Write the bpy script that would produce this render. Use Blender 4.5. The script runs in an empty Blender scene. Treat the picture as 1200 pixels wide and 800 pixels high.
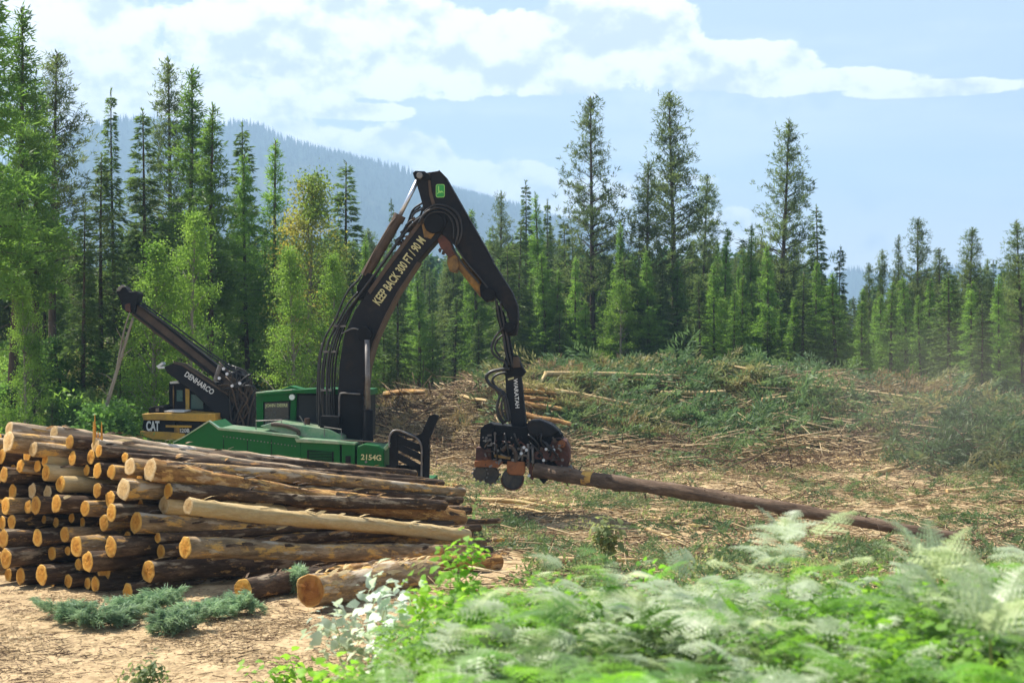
import bpy, math, random
import numpy as np
from mathutils import Vector, Matrix, noise as mn

S = bpy.context.scene
C = S.collection
RNG = np.random.default_rng(7)
random.seed(7)

# ---------------------------------------------------------------- camera
cam_d = bpy.data.cameras.new("camera"); cam = bpy.data.objects.new("camera", cam_d); C.objects.link(cam)
cam.location = (0, 0, 4); cam.rotation_euler = (math.radians(90), 0, 0)
cam_d.lens = 50; cam_d.sensor_width = 36; cam_d.clip_start = .1; cam_d.clip_end = 9000
cam_d.dof.use_dof = True; cam_d.dof.focus_distance = 35; cam_d.dof.aperture_fstop = 2.1
S.camera = cam
F = 50 / 36 * 1200            # focal length in pixels of the 1200 px wide photograph

# ---------------------------------------------------------------- light
S.view_settings.view_transform = 'Standard'; S.view_settings.look = 'None'
S.view_settings.exposure = 1.10; S.view_settings.gamma = 1
S.cycles.use_denoising = True
S.cycles.max_bounces = 8; S.cycles.transparent_max_bounces = 8; S.cycles.volume_bounces = 0
S.cycles.sample_clamp_indirect = 6
SUN = Vector((-.45, .30, .84)).normalized()
sd = bpy.data.lights.new("sun", 'SUN'); so = bpy.data.objects.new("sun", sd); C.objects.link(so)
sd.energy = 5.0; sd.angle = math.radians(.5); sd.color = (1, .95, .86)
so.rotation_euler = SUN.to_track_quat('Z', 'Y').to_euler(); so.location = (-20, 20, 60)

w = bpy.data.worlds.new("World"); S.world = w; w.use_nodes = True
NT = w.node_tree; NT.nodes.clear()
def wn(t, **k):
    n = NT.nodes.new(t)
    for a, v in k.items(): setattr(n, a, v)
    return n
def wm(op, a, b=None, c=None, clamp=False):
    n = wn('ShaderNodeMath', operation=op); n.use_clamp = clamp
    for i, v in enumerate((a, b, c)):
        if v is None: continue
        if isinstance(v, (int, float)): n.inputs[i].default_value = v
        else: NT.links.new(v, n.inputs[i])
    return n.outputs[0]
def wsmooth(x, a, b):
    n = wn('ShaderNodeMapRange', interpolation_type='SMOOTHSTEP')
    NT.links.new(x, n.inputs[0]); n.inputs[1].default_value = a; n.inputs[2].default_value = b
    return n.outputs[0]
sky = wn('ShaderNodeTexSky', sky_type='NISHITA'); sky.sun_disc = False
sky.sun_elevation = math.asin(SUN.z); sky.sun_rotation = math.atan2(SUN.x, SUN.y)
sky.air_density = 1.0; sky.dust_density = 1.6; sky.ozone_density = 1.0
tc = wn('ShaderNodeTexCoord'); sp = wn('ShaderNodeSeparateXYZ'); NT.links.new(tc.outputs['Generated'], sp.inputs[0])
X, Y, Z = sp.outputs
az = wm('ARCTAN2', X, Y); el = wm('ARCSINE', Z)          # azimuth from +Y, elevation
def wnoise(sx, sz, scale, detail=6, rough=.55, off=0.0, up=0.0):
    cb = wn('ShaderNodeCombineXYZ'); NT.links.new(wm('MULTIPLY', az, sx), cb.inputs[0]); NT.links.new(wm('MULTIPLY', wm('ADD', el, up), sz), cb.inputs[1]); cb.inputs[2].default_value = off
    n = wn('ShaderNodeTexNoise'); n.inputs['Scale'].default_value = scale; n.inputs['Detail'].default_value = detail; n.inputs['Roughness'].default_value = rough
    NT.links.new(cb.outputs[0], n.inputs['Vector']); return n.outputs['Fac']
def pa(px): return math.atan((px - 600) / F)
def pe(py, px=600): return math.atan((400 - py) / math.hypot(F, px - 600))
def blob(cx, cy, rx, ry, base=None):
    """a cumulus heap: 1 in its middle, 0 on its rim; base = elevation of its flat underside"""
    a0, e0 = pa(cx), pe(cy, cx)
    dx = wm('DIVIDE', wm('SUBTRACT', az, a0), rx / F); dy = wm('DIVIDE', wm('SUBTRACT', el, e0), ry / F)
    r = wm('SQRT', wm('ADD', wm('MULTIPLY', dx, dx), wm('MULTIPLY', dy, dy)))
    v = wm('SUBTRACT', 1.0, r)
    if base is not None:
        v = wm('MINIMUM', v, wm('MULTIPLY', wm('SUBTRACT', el, pe(base, cx)), F / 24))
    return v
def union(vs):
    o = vs[0]
    for v in vs[1:]: o = wm('MAXIMUM', o, v)
    return o
n1 = wnoise(1, 1.25, 19, 10, .62); n2 = wnoise(1, 1.3, 8, 4, .55, 3.1); n3 = wnoise(.5, 3.2, 9, 5, .5, 7.7)
heap = union([blob(420, 62, 190, 80, 118), blob(600, 62, 190, 62, 116), blob(720, 40, 110, 62, 112), blob(310, 40, 130, 70, 112),
              blob(860, 82, 120, 36, 112), blob(960, 96, 130, 18, 112), blob(455, 192, 105, 42), blob(385, 178, 60, 34), blob(560, 215, 120, 34), blob(660, 232, 90, 28),
              blob(100, 150, 70, 44), blob(30, 60, 170, 60), blob(180, 112, 260, 44), blob(860, 268, 50, 28), blob(320, 160, 70, 28),
              blob(1100, 104, 120, 12), blob(760, 212, 90, 12), blob(50, 20, 150, 50), blob(400, 130, 90, 12)])
den = wm('ADD', wm('MULTIPLY', heap, 1.05), wm('MULTIPLY', wm('SUBTRACT', n1, .5), 1.75))
mask1 = wsmooth(den, .06, .20)
# generic fair-weather clouds everywhere else in the sky
gen = wm('MULTIPLY', wsmooth(n2, .60, .70), wsmooth(el, .30, .45))
veil = wm('MULTIPLY', wm('MULTIPLY', wsmooth(n3, .42, .75), .3), wm('SUBTRACT', 1.0, wsmooth(el, .3, .7)))
low = wm('MULTIPLY', wm('SUBTRACT', 1.0, wsmooth(el, .02, .13)), .75)
mask = wm('MAXIMUM', wm('MAXIMUM', mask1, gen), wm('MAXIMUM', veil, low))
# grey undersides: thicker and lower in the heap
n1u = wnoise(1, 1.25, 19, 5, .55, 0.0, .011); n1d = wnoise(1, 1.25, 19, 5, .55, 0.0, -.003)      # more cloud overhead: greyer underside
shade = wsmooth(wm('ADD', wm('MULTIPLY', wm('SUBTRACT', n1u, n1d), 2.4), wm('ADD', wm('SUBTRACT', wnoise(1, 1.6, 10, 6, .6, 1.3), .5), wm('MULTIPLY', den, .10))), -.10, .36)
ccol = wn('ShaderNodeMix', data_type='RGBA'); NT.links.new(shade, ccol.inputs[0])
ccol.inputs[6].default_value = (10.4, 10.2, 10.0, 1); ccol.inputs[7].default_value = (5.8, 6.2, 6.9, 1)
base = wn('ShaderNodeMix', data_type='RGBA'); NT.links.new(wm('MULTIPLY', wm('SUBTRACT', 1.0, wsmooth(el, .22, .9)), .62), base.inputs[0])      # humid summer sky, milky low down and deeper overhead
NT.links.new(sky.outputs[0], base.inputs[6]); base.inputs[7].default_value = (5.2, 6.1, 7.0, 1)
mx = wn('ShaderNodeMix', data_type='RGBA'); NT.links.new(mask, mx.inputs[0]); NT.links.new(base.outputs[2], mx.inputs[6]); NT.links.new(ccol.outputs[2], mx.inputs[7])
bg = wn('ShaderNodeBackground'); bg.inputs[1].default_value = .078; NT.links.new(mx.outputs[2], bg.inputs[0])
wo = wn('ShaderNodeOutputWorld'); NT.links.new(bg.outputs[0], wo.inputs[0])

# ---------------------------------------------------------------- materials
def newmat(name):
    m = bpy.data.materials.new(name); m.use_nodes = True; nt = m.node_tree; nt.nodes.clear()
    out = nt.nodes.new('ShaderNodeOutputMaterial'); return m, nt, out
def nnoise(nt, scale, detail=4, rough=.55, vec=(1, 1, 1), off=0, coord='Object', obj_rand=False):
    tc = nt.nodes.new('ShaderNodeTexCoord'); mp = nt.nodes.new('ShaderNodeMapping'); mp.inputs['Scale'].default_value = vec; mp.inputs['Location'].default_value = (off, off, off)
    nt.links.new(tc.outputs[coord], mp.inputs[0]); src = mp.outputs[0]
    if obj_rand:
        oi = nt.nodes.new('ShaderNodeObjectInfo'); ml = nt.nodes.new('ShaderNodeMath'); ml.operation = 'MULTIPLY'; ml.inputs[1].default_value = 37
        nt.links.new(oi.outputs['Random'], ml.inputs[0])
        va = nt.nodes.new('ShaderNodeVectorMath'); va.operation = 'ADD'; nt.links.new(src, va.inputs[0]); nt.links.new(ml.outputs[0], va.inputs[1]); src = va.outputs[0]
    n = nt.nodes.new('ShaderNodeTexNoise'); n.inputs['Scale'].default_value = scale; n.inputs['Detail'].default_value = detail; n.inputs['Roughness'].default_value = rough
    nt.links.new(src, n.inputs['Vector']); return n.outputs['Fac']
def ramp(nt, fac, stops):
    r = nt.nodes.new('ShaderNodeValToRGB'); e = r.color_ramp.elements
    while len(e) > 1: e.remove(e[-1])
    e[0].position = stops[0][0]; e[0].color = (*stops[0][1], 1)
    for p, c in stops[1:]:
        k = e.new(p); k.color = (*c, 1)
    nt.links.new(fac, r.inputs[0]); return r.outputs[0]
def mixc(nt, fac, a, b, mode='MIX'):
    m = nt.nodes.new('ShaderNodeMix'); m.data_type = 'RGBA'; m.blend_type = mode
    for i, v in ((0, fac), (6, a), (7, b)):
        if isinstance(v, (int, float)): m.inputs[i].default_value = v
        elif isinstance(v, tuple): m.inputs[i].default_value = (*v, 1)
        else: nt.links.new(v, m.inputs[i])
    return m.outputs[2]
def bump(nt, h, strength=.4, dist=.02):
    b = nt.nodes.new('ShaderNodeBump'); b.inputs['Strength'].default_value = strength; b.inputs['Distance'].default_value = dist
    nt.links.new(h, b.inputs['Height']); return b.outputs[0]
def pbr(nt, out, col, rough=.7, metal=0, normal=None, spec=.5, coat=0):
    p = nt.nodes.new('ShaderNodeBsdfPrincipled')
    for k, v in (('Base Color', col), ('Roughness', rough), ('Metallic', metal), ('Specular IOR Level', spec), ('Coat Weight', coat)):
        if isinstance(v, (int, float)): p.inputs[k].default_value = v
        elif isinstance(v, tuple): p.inputs[k].default_value = (*v, 1)
        else: nt.links.new(v, p.inputs[k])
    if normal is not None: nt.links.new(normal, p.inputs['Normal'])
    nt.links.new(p.outputs[0], out.inputs[0]); return p

def foliage(name, dark, light, trans=.45, scale=1.2, spec=.25, rough=.55, yellow=None, coord='Object'):
    m, nt, out = newmat(name)
    n = nnoise(nt, scale, 3, .6, coord=coord, obj_rand=True)
    col = ramp(nt, n, [(.3, dark), (.72, light)])
    if yellow:
        n2 = nnoise(nt, scale * .45, 2, .5, off=9, coord=coord, obj_rand=True)
        f = ramp(nt, n2, [(.5, (0, 0, 0)), (.66, (1, 1, 1))]); col = mixc(nt, f, col, yellow)
    oi = nt.nodes.new('ShaderNodeObjectInfo')
    hsv = nt.nodes.new('ShaderNodeHueSaturation'); nt.links.new(col, hsv.inputs['Color'])
    mr = nt.nodes.new('ShaderNodeMapRange'); mr.inputs[3].default_value = .78; mr.inputs[4].default_value = 1.22; nt.links.new(oi.outputs['Random'], mr.inputs[0]); nt.links.new(mr.outputs[0], hsv.inputs['Value'])
    col = hsv.outputs[0]
    p = nt.nodes.new('ShaderNodeBsdfPrincipled'); nt.links.new(col, p.inputs['Base Color']); p.inputs['Roughness'].default_value = rough; p.inputs['Specular IOR Level'].default_value = spec
    t = nt.nodes.new('ShaderNodeBsdfTranslucent'); tcol = mixc(nt, .5, col, (1.0, 1.0, .25), 'MULTIPLY')
    g = nt.nodes.new('ShaderNodeMix'); g.data_type = 'RGBA'; g.blend_type = 'ADD'; g.inputs[0].default_value = 1.0
    nt.links.new(col, g.inputs[6]); nt.links.new(tcol, g.inputs[7]); nt.links.new(g.outputs[2], t.inputs[0])
    ms = nt.nodes.new('ShaderNodeMixShader'); ms.inputs[0].default_value = trans
    nt.links.new(p.outputs[0], ms.inputs[1]); nt.links.new(t.outputs[0], ms.inputs[2]); nt.links.new(ms.outputs[0], out.inputs[0])
    return m

M = {}
M['fir'] = foliage('fir_needles', (.03, .062, .018), (.145, .215, .055), .45, .9)
M['pine'] = foliage('pine_needles', (.04, .07, .024), (.165, .215, .07), .45, .9)
M['larch'] = foliage('larch_needles', (.05, .115, .018), (.19, .31, .055), .45, .8)
M['aspen'] = foliage('aspen_leaves', (.07, .145, .02), (.21, .32, .055), .48, .8)
M['birch'] = foliage('yellowing_leaves', (.10, .17, .03), (.24, .30, .07), .45, .8, yellow=(.36, .29, .06))
M['shrub'] = foliage('shrub_leaves', (.05, .12, .025), (.15, .27, .055), .4, .8)
M['wood_far'] = foliage('far_foliage', (.025, .065, .025), (.07, .14, .05), .3, .15)
M['bough'] = foliage('cut_bough_needles', (.035, .07, .028), (.12, .19, .075), .3, .7, yellow=(.20, .18, .08))
M['dry_bough'] = foliage('drying_bough_needles', (.12, .085, .04), (.26, .20, .10), .25, .9)
M['bough_blue'] = foliage('fresh_bough_needles', (.055, .10, .038), (.18, .25, .10), .3, 1.6)
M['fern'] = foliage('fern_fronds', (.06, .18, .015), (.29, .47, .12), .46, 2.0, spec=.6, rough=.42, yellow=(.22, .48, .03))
M['fern_glare'] = foliage('sky_glare_fern_fronds', (.22, .30, .14), (.60, .64, .48), .35, 2.2, spec=.5, rough=.42)  # whitened copy of the fern green: sky glare and backlight painted into the colour
M['lime'] = foliage('lime_leaves', (.10, .25, .02), (.27, .46, .05), .48, 1.2)
M['pale_leaf'] = foliage('pale_leaves', (.32, .42, .30), (.55, .62, .52), .3, 2, spec=.7, rough=.4)
M['weed'] = foliage('low_weeds', (.07, .12, .035), (.20, .26, .10), .4, .8, yellow=(.28, .28, .12))
M['cut_pine'] = foliage('cut_pine_needles', (.09, .17, .09), (.30, .40, .25), .3, 5)
M['under'] = foliage('undergrowth_leaves', (.06, .14, .02), (.24, .36, .07), .42, .6, yellow=(.26, .22, .10))

def bark_mat(name, cols, patch=None, patch_amt=.6, patch_scale=2.2, axis='X', sc=9, pale=None, orand=True):
    m, nt, out = newmat(name)
    v = (.22, 1, 1) if axis == 'X' else (1, 1, .22)
    n = nnoise(nt, sc, 8, .72, v, obj_rand=orand); fine = nnoise(nt, sc * 5, 5, .7, v, off=4, obj_rand=orand)
    col = ramp(nt, n, [(.28, cols[0]), (.5, cols[1]), (.72, cols[2])])
    col = mixc(nt, fine, col, mixc(nt, 1.0, col, (.45, .42, .4), 'MULTIPLY'))
    if patch:
        v2 = (.35, 1, 1) if axis == 'X' else (1, 1, .35)
        n2 = nnoise(nt, patch_scale, 9, .74, v2, off=2, obj_rand=orand)
        f = ramp(nt, n2, [(patch_amt - .02, (0, 0, 0)), (patch_amt + .05, (.9, .9, .9))])
        col = mixc(nt, f, col, patch)
    if pale:
        n3 = nnoise(nt, 5, 5, .65, v, off=12, obj_rand=orand)
        f = ramp(nt, n3, [(.56, (0, 0, 0)), (.62, (1, 1, 1))]); col = mixc(nt, f, col, pale)
    pbr(nt, out, col, .85, spec=.25, normal=bump(nt, mixc(nt, .5, n, fine), .9, .03))
    return m
M['bark_dark'] = bark_mat('dark_log_bark', [(.028, .017, .010), (.09, .054, .03), (.26, .17, .10)], patch=(.50, .27, .08), patch_amt=.60, patch_scale=8, pale=(.30, .23, .15))
M['bark_grey'] = bark_mat('grey_log_bark', [(.10, .064, .034), (.34, .225, .115), (.66, .48, .28)], patch=(.64, .36, .09), patch_amt=.54, patch_scale=7, pale=(.46, .37, .26))
M['bark_tan'] = bark_mat('sunlit_weathered_tan_log', [(.26, .17, .095), (.52, .38, .24), (.70, .56, .40)], patch=(.26, .15, .075), patch_amt=.66, patch_scale=5, pale=(.66, .56, .44))  # weathered tan bark, lightened in colour so the top logs look sunlit
M['bark_orange'] = bark_mat('rough_orange_bark', [(.10, .045, .018), (.38, .19, .06), (.62, .36, .13)], patch=(.62, .37, .12), patch_amt=.53, patch_scale=7, pale=(.46, .31, .17))
M['bark_red'] = bark_mat('standing_log_bark', [(.05, .032, .021), (.17, .11, .07), (.33, .23, .155)])
M['peeled'] = bark_mat('peeled_log_wood', [(.58, .40, .16), (.68, .50, .24), (.74, .60, .36)], patch=(.17, .085, .04), patch_amt=.66, patch_scale=2.8)
M['trunk'] = bark_mat('tree_bark', [(.05, .035, .026), (.11, .08, .058), (.19, .145, .11)], axis='Z', sc=3)
M['trunk_pale'] = bark_mat('pale_tree_bark', [(.20, .17, .13), (.34, .30, .24), (.46, .42, .35)], axis='Z', sc=3)
M['stick'] = bark_mat('slash_sticks', [(.26, .17, .085), (.54, .40, .22), (.74, .62, .40)], sc=1.3, axis='X', orand=False)
M['twig_dark'] = bark_mat('dark_twigs', [(.06, .035, .022), (.14, .085, .05), (.26, .17, .10)], sc=1.3, orand=False)

def end_mat(name, inner, outer, rim):
    m, nt, out = newmat(name)
    tc = nt.nodes.new('ShaderNodeTexCoord'); s = nt.nodes.new('ShaderNodeSeparateXYZ'); nt.links.new(tc.outputs['Generated'], s.inputs[0])
    def mt(op, a, b=None):
        n = nt.nodes.new('ShaderNodeMath'); n.operation = op
        for i, v in enumerate((a, b)):
            if v is None: continue
            if isinstance(v, (int, float)): n.inputs[i].default_value = v
            else: nt.links.new(v, n.inputs[i])
        return n.outputs[0]
    dy = mt('SUBTRACT', s.outputs[1], .48); dz = mt('SUBTRACT', s.outputs[2], .52)
    r = mt('SQRT', mt('ADD', mt('MULTIPLY', dy, dy), mt('MULTIPLY', dz, dz)))
    rn = mt('ADD', r, mt('MULTIPLY', mt('SUBTRACT', nnoise(nt, 7, 3, obj_rand=True), .5), .10))
    ring = mt('SINE', mt('MULTIPLY', rn, 120))
    col = ramp(nt, rn, [(.0, tuple(c * .6 for c in inner)), (.05, inner), (.29, inner), (.36, outer), (.45, outer), (.49, rim)])
    col = mixc(nt, mt('ADD', mt('MULTIPLY', ring, .26), .26), col, mixc(nt, 1.0, col, (.6, .5, .4), 'MULTIPLY'))
    d = nnoise(nt, 6, 5, .7, obj_rand=True, off=5); f = ramp(nt, d, [(.52, (0, 0, 0)), (.70, (1, 1, 1))]); col = mixc(nt, f, col, mixc(nt, 1.0, col, (.55, .42, .3), 'MULTIPLY'))
    oi = nt.nodes.new('ShaderNodeObjectInfo'); hv = nt.nodes.new('ShaderNodeHueSaturation'); mr = nt.nodes.new('ShaderNodeMapRange'); mr.inputs[3].default_value = .68; mr.inputs[4].default_value = 1.15; nt.links.new(oi.outputs['Random'], mr.inputs[0]); nt.links.new(mr.outputs[0], hv.inputs['Value']); nt.links.new(col, hv.inputs['Color']); col = hv.outputs[0]
    wv = nt.nodes.new('ShaderNodeTexVoronoi'); wv.feature = 'DISTANCE_TO_EDGE'; wv.inputs['Scale'].default_value = 5; nt.links.new(nt.nodes[[q.name for q in nt.nodes if q.bl_idname == 'ShaderNodeTexCoord'][1]].outputs['Object'], wv.inputs['Vector'])
    col = mixc(nt, ramp(nt, wv.outputs['Distance'], [(0, (.55, .55, .55)), (.012, (0, 0, 0))]), col, (.12, .06, .02))
    saw = nnoise(nt, 60, 2, .5, (1, .15, 1), obj_rand=True)
    pbr(nt, out, col, .8, spec=.2, normal=bump(nt, saw, .3, .005)); return m
M['end_orange'] = end_mat('orange_cut_wood', (.64, .30, .045), (.72, .40, .085), (.60, .36, .11))
M['end_pale'] = end_mat('pale_cut_wood', (.66, .44, .19), (.72, .53, .28), (.66, .46, .22))
M['end_brown'] = end_mat('ringed_cut_wood', (.44, .17, .035), (.48, .22, .05), (.80, .50, .18))

def paint(name, col, rough=.45, dirt=(.16, .11, .07), amt=.58, metal=0, spec=.5, coat=0, wear=None):
    m, nt, out = newmat(name)
    n = nnoise(nt, 2.5, 7, .7); n2 = nnoise(nt, 22, 4, .6, off=3)
    f = ramp(nt, n, [(amt - .12, (0, 0, 0)), (amt + .14, (.85, .85, .85))])
    c = mixc(nt, f, col, dirt)
    f2 = ramp(nt, n2, [(.62, (0, 0, 0)), (.70, (.7, .7, .7))]); c = mixc(nt, f2, c, wear or dirt)
    r = nt.nodes.new('ShaderNodeMapRange'); r.inputs[3].default_value = rough; r.inputs[4].default_value = min(1, rough + .35); nt.links.new(n, r.inputs[0])
    pbr(nt, out, c, r.outputs[0], metal, spec=spec, coat=coat, normal=bump(nt, n2, .15, .01)); return m
M['green'] = paint('green_machine_paint', (.003, .095, .015), .42, (.02, .06, .014), .64, spec=.22)
M['green_lit'] = paint('sunlit_dusty_green_paint', (.10, .26, .12), .28, (.36, .36, .25), .50, coat=.4)  # paler copy of the green: sunlit tops and sky sheen painted in, plus dust
M['black'] = paint('black_machine_paint', (.007, .007, .008), .55, (.018, .014, .012), .64, spec=.18)
M['boom'] = paint('boom_black_paint', (.012, .012, .014), .55, (.035, .026, .019), .62, wear=(.05, .035, .02), spec=.2)
M['yellow'] = paint('yellow_machine_paint', (.55, .30, .03), .45, (.20, .12, .05), .58)
M['yellow_dirty'] = paint('oily_yellow_paint', (.38, .20, .03), .5, (.05, .03, .02), .47)
M['rust'] = paint('rusty_steel', (.12, .035, .015), .55, (.02, .012, .01), .5)
M['orange_steel'] = paint('orange_painted_steel', (.30, .095, .02), .5, (.035, .018, .012), .55)
M['brown_cyl'] = paint('muddy_cylinder', (.06, .04, .028), .5, (.11, .075, .05), .5, spec=.25)
M['chrome'] = paint('chrome_rod', (.62, .64, .70), .22, (.4, .38, .36), .75, metal=.8)
M['steel'] = paint('worn_steel', (.24, .23, .22), .4, (.12, .09, .07), .5, metal=.6)
M['hose'] = paint('hydraulic_hose', (.010, .0095, .0095), .3, (.06, .045, .035), .6)
M['rubber'] = paint('track_rubber', (.03, .028, .026), .7, (.12, .09, .06), .5)
M['glass'] = paint('dark_cab_glass', (.006, .008, .008), .08, (.03, .03, .028), .68, spec=.8)
M['glass_green'] = paint('green_tinted_glass', (.03, .10, .075), .12, (.03, .04, .03), .66)
M['mesh'] = paint('black_guard_mesh', (.012, .012, .012), .6, (.03, .026, .022), .6)
M['yellow_print'] = paint('yellow_lettering', (.55, .50, .24), .5, (.2, .16, .07), .74)
M['white_print'] = paint('white_lettering', (.72, .70, .66), .5, (.3, .26, .2), .74)
M['logo_green'] = paint('badge_green', (.02, .30, .05), .4, (.05, .10, .04), .8)
M['logo_yellow'] = paint('badge_yellow_green', (.30, .62, .14), .4, (.2, .3, .08), .8)

# ---------------------------------------------------------------- mesh helpers
def link(o, parent=None):
    C.objects.link(o)
    if parent is not None: o.parent = parent
    return o
def arr_mesh(name, V, Fa, mat=None, smooth=False):
    """V (n,3), Fa (m,k) with k = 3 or 4"""
    V = np.asarray(V, np.float32); Fa = np.asarray(Fa, np.int32)
    me = bpy.data.meshes.new(name); me.vertices.add(len(V)); me.vertices.foreach_set('co', V.ravel())
    k = Fa.shape[1]; me.loops.add(Fa.size); me.loops.foreach_set('vertex_index', Fa.ravel())
    me.polygons.add(len(Fa)); me.polygons.foreach_set('loop_start', np.arange(0, Fa.size, k, dtype=np.int32)); me.polygons.foreach_set('loop_total', np.full(len(Fa), k, np.int32))
    if smooth: me.polygons.foreach_set('use_smooth', np.ones(len(Fa), bool))
    me.update(calc_edges=True)
    if mat: me.materials.append(mat)
    return me
def obj(name, me, parent=None, **props):
    o = bpy.data.objects.new(name, me); link(o, parent)
    for k, v in props.items(): o[k] = v
    return o
def empty(name, loc, rz=0, **props):
    o = bpy.data.objects.new(name, None); o.location = loc; o.rotation_euler = (0, 0, rz); o.empty_display_size = .3; C.objects.link(o)
    for k, v in props.items(): o[k] = v
    return o

class MB:
    def __init__(s): s.v = []; s.f = []
    def add(s, vs, fs):
        b = len(s.v); s.v += [tuple(v) for v in vs]; s.f += [tuple(i + b for i in f) for f in fs]; return s
    def box(s, c, d, rot=None):
        vs = []
        for x in (-.5, .5):
            for y in (-.5, .5):
                for z in (-.5, .5):
                    p = Vector((x * d[0], y * d[1], z * d[2]))
                    if rot: p = rot @ p
                    vs.append(p + Vector(c))
        return s.add(vs, [(0, 1, 3, 2), (4, 6, 7, 5), (0, 4, 5, 1), (2, 3, 7, 6), (0, 2, 6, 4), (1, 5, 7, 3)])
    def prism(s, poly, y0, y1):
        """polygon of (x, z) points extruded along local y"""
        n = len(poly)
        vs = [(x, y0, z) for x, z in poly] + [(x, y1, z) for x, z in poly]
        fs = [tuple(range(n)), tuple(range(2 * n - 1, n - 1, -1))] + [(i, i + n, (i + 1) % n + n, (i + 1) % n) for i in range(n)]
        return s.add(vs, fs)
    def cyl(s, a, b, r0, r1=None, n=12, caps=True):
        a = Vector(a); b = Vector(b); r1 = r0 if r1 is None else r1
        d = (b - a).normalized(); u = d.orthogonal().normalized(); v = d.cross(u)
        vs = []
        for p, r in ((a, r0), (b, r1)):
            for i in range(n):
                t = 2 * math.pi * i / n; vs.append(p + u * (r * math.cos(t)) + v * (r * math.sin(t)))
        fs = [(i, (i + 1) % n, (i + 1) % n + n, i + n) for i in range(n)]
        if caps: fs += [tuple(range(n - 1, -1, -1)), tuple(range(n, 2 * n))]
        return s.add(vs, fs)
    def tube(s, pts, r, n=6, sub=5):
        pts = [Vector(p) for p in pts]
        if sub > 1 and len(pts) > 2:
            q = []
            for i in range(len(pts) - 1):
                p0 = pts[max(i - 1, 0)]; p1 = pts[i]; p2 = pts[i + 1]; p3 = pts[min(i + 2, len(pts) - 1)]
                for k in range(sub):
                    t = k / sub
                    q.append(.5 * ((2 * p1) + (p2 - p0) * t + (2 * p0 - 5 * p1 + 4 * p2 - p3) * t * t + (3 * p1 - p0 - 3 * p2 + p3) * t ** 3))
            q.append(pts[-1]); pts = q
        m = len(pts); vs = []; u = None
        for i, p in enumerate(pts):
            d = (pts[min(i + 1, m - 1)] - pts[max(i - 1, 0)]).normalized()
            if u is None: u = d.orthogonal().normalized()
            u = (u - d * u.dot(d)).normalized(); v = d.cross(u)
            rr = r[0] + (r[1] - r[0]) * i / (m - 1) if isinstance(r, tuple) else r
            for k in range(n):
                t = 2 * math.pi * k / n; vs.append(p + u * (rr * math.cos(t)) + v * (rr * math.sin(t)))
        fs = [(i * n + k, i * n + (k + 1) % n, (i + 1) * n + (k + 1) % n, (i + 1) * n + k) for i in range(m - 1) for k in range(n)]
        fs += [tuple(range(n - 1, -1, -1)), tuple(range((m - 1) * n, m * n))]
        return s.add(vs, fs)
    def mesh(s, name, mat, smooth=False):
        me = bpy.data.meshes.new(name); me.from_pydata(s.v, [], s.f); me.update()
        if smooth: me.polygons.foreach_set('use_smooth', [len(f) <= 4 for f in s.f])
        me.materials.append(mat); return me
    def build(s, name, mat, parent=None, smooth=False, bevel=0, **props):
        o = obj(name, s.mesh(name, mat, smooth), parent, **props)
        if bevel:
            b = o.modifiers.new('bevel', 'BEVEL'); b.width = bevel; b.segments = 2; b.limit_method = 'ANGLE'; b.angle_limit = math.radians(40)
        return o

def vnoise(x, y, s=0):
    """smooth value noise on numpy arrays, 0..1"""
    x = np.asarray(x, float); y = np.asarray(y, float); xi = np.floor(x); yi = np.floor(y); fx = x - xi; fy = y - yi
    fx = fx * fx * (3 - 2 * fx); fy = fy * fy * (3 - 2 * fy)
    def h(a, b):
        v = np.sin(a * 127.1 + b * 311.7 + s * 74.7) * 43758.5453; return v - np.floor(v)
    return (h(xi, yi) * (1 - fx) + h(xi + 1, yi) * fx) * (1 - fy) + (h(xi, yi + 1) * (1 - fx) + h(xi + 1, yi + 1) * fx) * fy
def sst(x, a, b):
    t = np.clip((np.asarray(x, float) - a) / (b - a), 0, 1); return t * t * (3 - 2 * t)

# ================================================================ TERRAIN
def HT(x, y):
    x = np.asarray(x, float); y = np.asarray(y, float)
    z = -.5 * sst(y, 23, 31) + 1.5 * sst(y, 49, 76) + .012 * np.clip(y - 76, 0, 500)
    z = z + 2.9 * sst(y, 43, 62) * sst(-x - .06 * (y - 50), 11.5, 19)
    amp = 1.65 * sst(x, -9, 1) * (1 - .75 * sst(x, 14, 21)) * (1 - sst(x, 30, 44))
    z = z + amp * np.exp(-((y - 63 - 1.5 * np.sin(x * .35)) / 5.2) ** 2) * (.70 + .5 * vnoise(x * .33, y * .33, 2)) + amp / 1.9 * np.exp(-((y - 61.5) / 6.0) ** 2) * (.9 * (vnoise(x * .55, y * .7, 12) - .5) + .7 * (vnoise(x * 1.1, y * 1.5, 13) - .5))
    z = z - 1.0 * np.exp(-((x - 5.3) / 2.8) ** 2 - ((y - 60.4) / .8) ** 2) - .8 * np.exp(-((x - 11.8) / 2.2) ** 2 - ((y - 57.8) / .8) ** 2)
    z = z + 1.2 * np.exp(-(((x - 20) / 5.0) ** 2 + ((y - 52) / 4.5) ** 2))
    z = z + 1.0 * np.exp(-(((x - 17.5) / 3.0) ** 2 + ((y - 37) / 3.0) ** 2))
    z = z + 1.5 * (1 - sst(y, 7.5, 17.2)) * sst(x + .06 * y, -2.2, .9)
    rough = sst(y, 22, 34) * (1 - sst(y, 75, 95))
    z = z + (.05 + .10 * rough) * (vnoise(x * .9, y * .9, 5) - .5) + .22 * (vnoise(x * .22, y * .22, 6) - .5) * sst(np.hypot(x, y), 20, 34) + (.07 + .10 * rough) * (vnoise(x * 2.6, y * 2.6, 8) - .5) + .025 * (vnoise(x * 8, y * 8, 9) - .5)
    return z
def H1(x, y): return float(HT(x, y))
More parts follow.
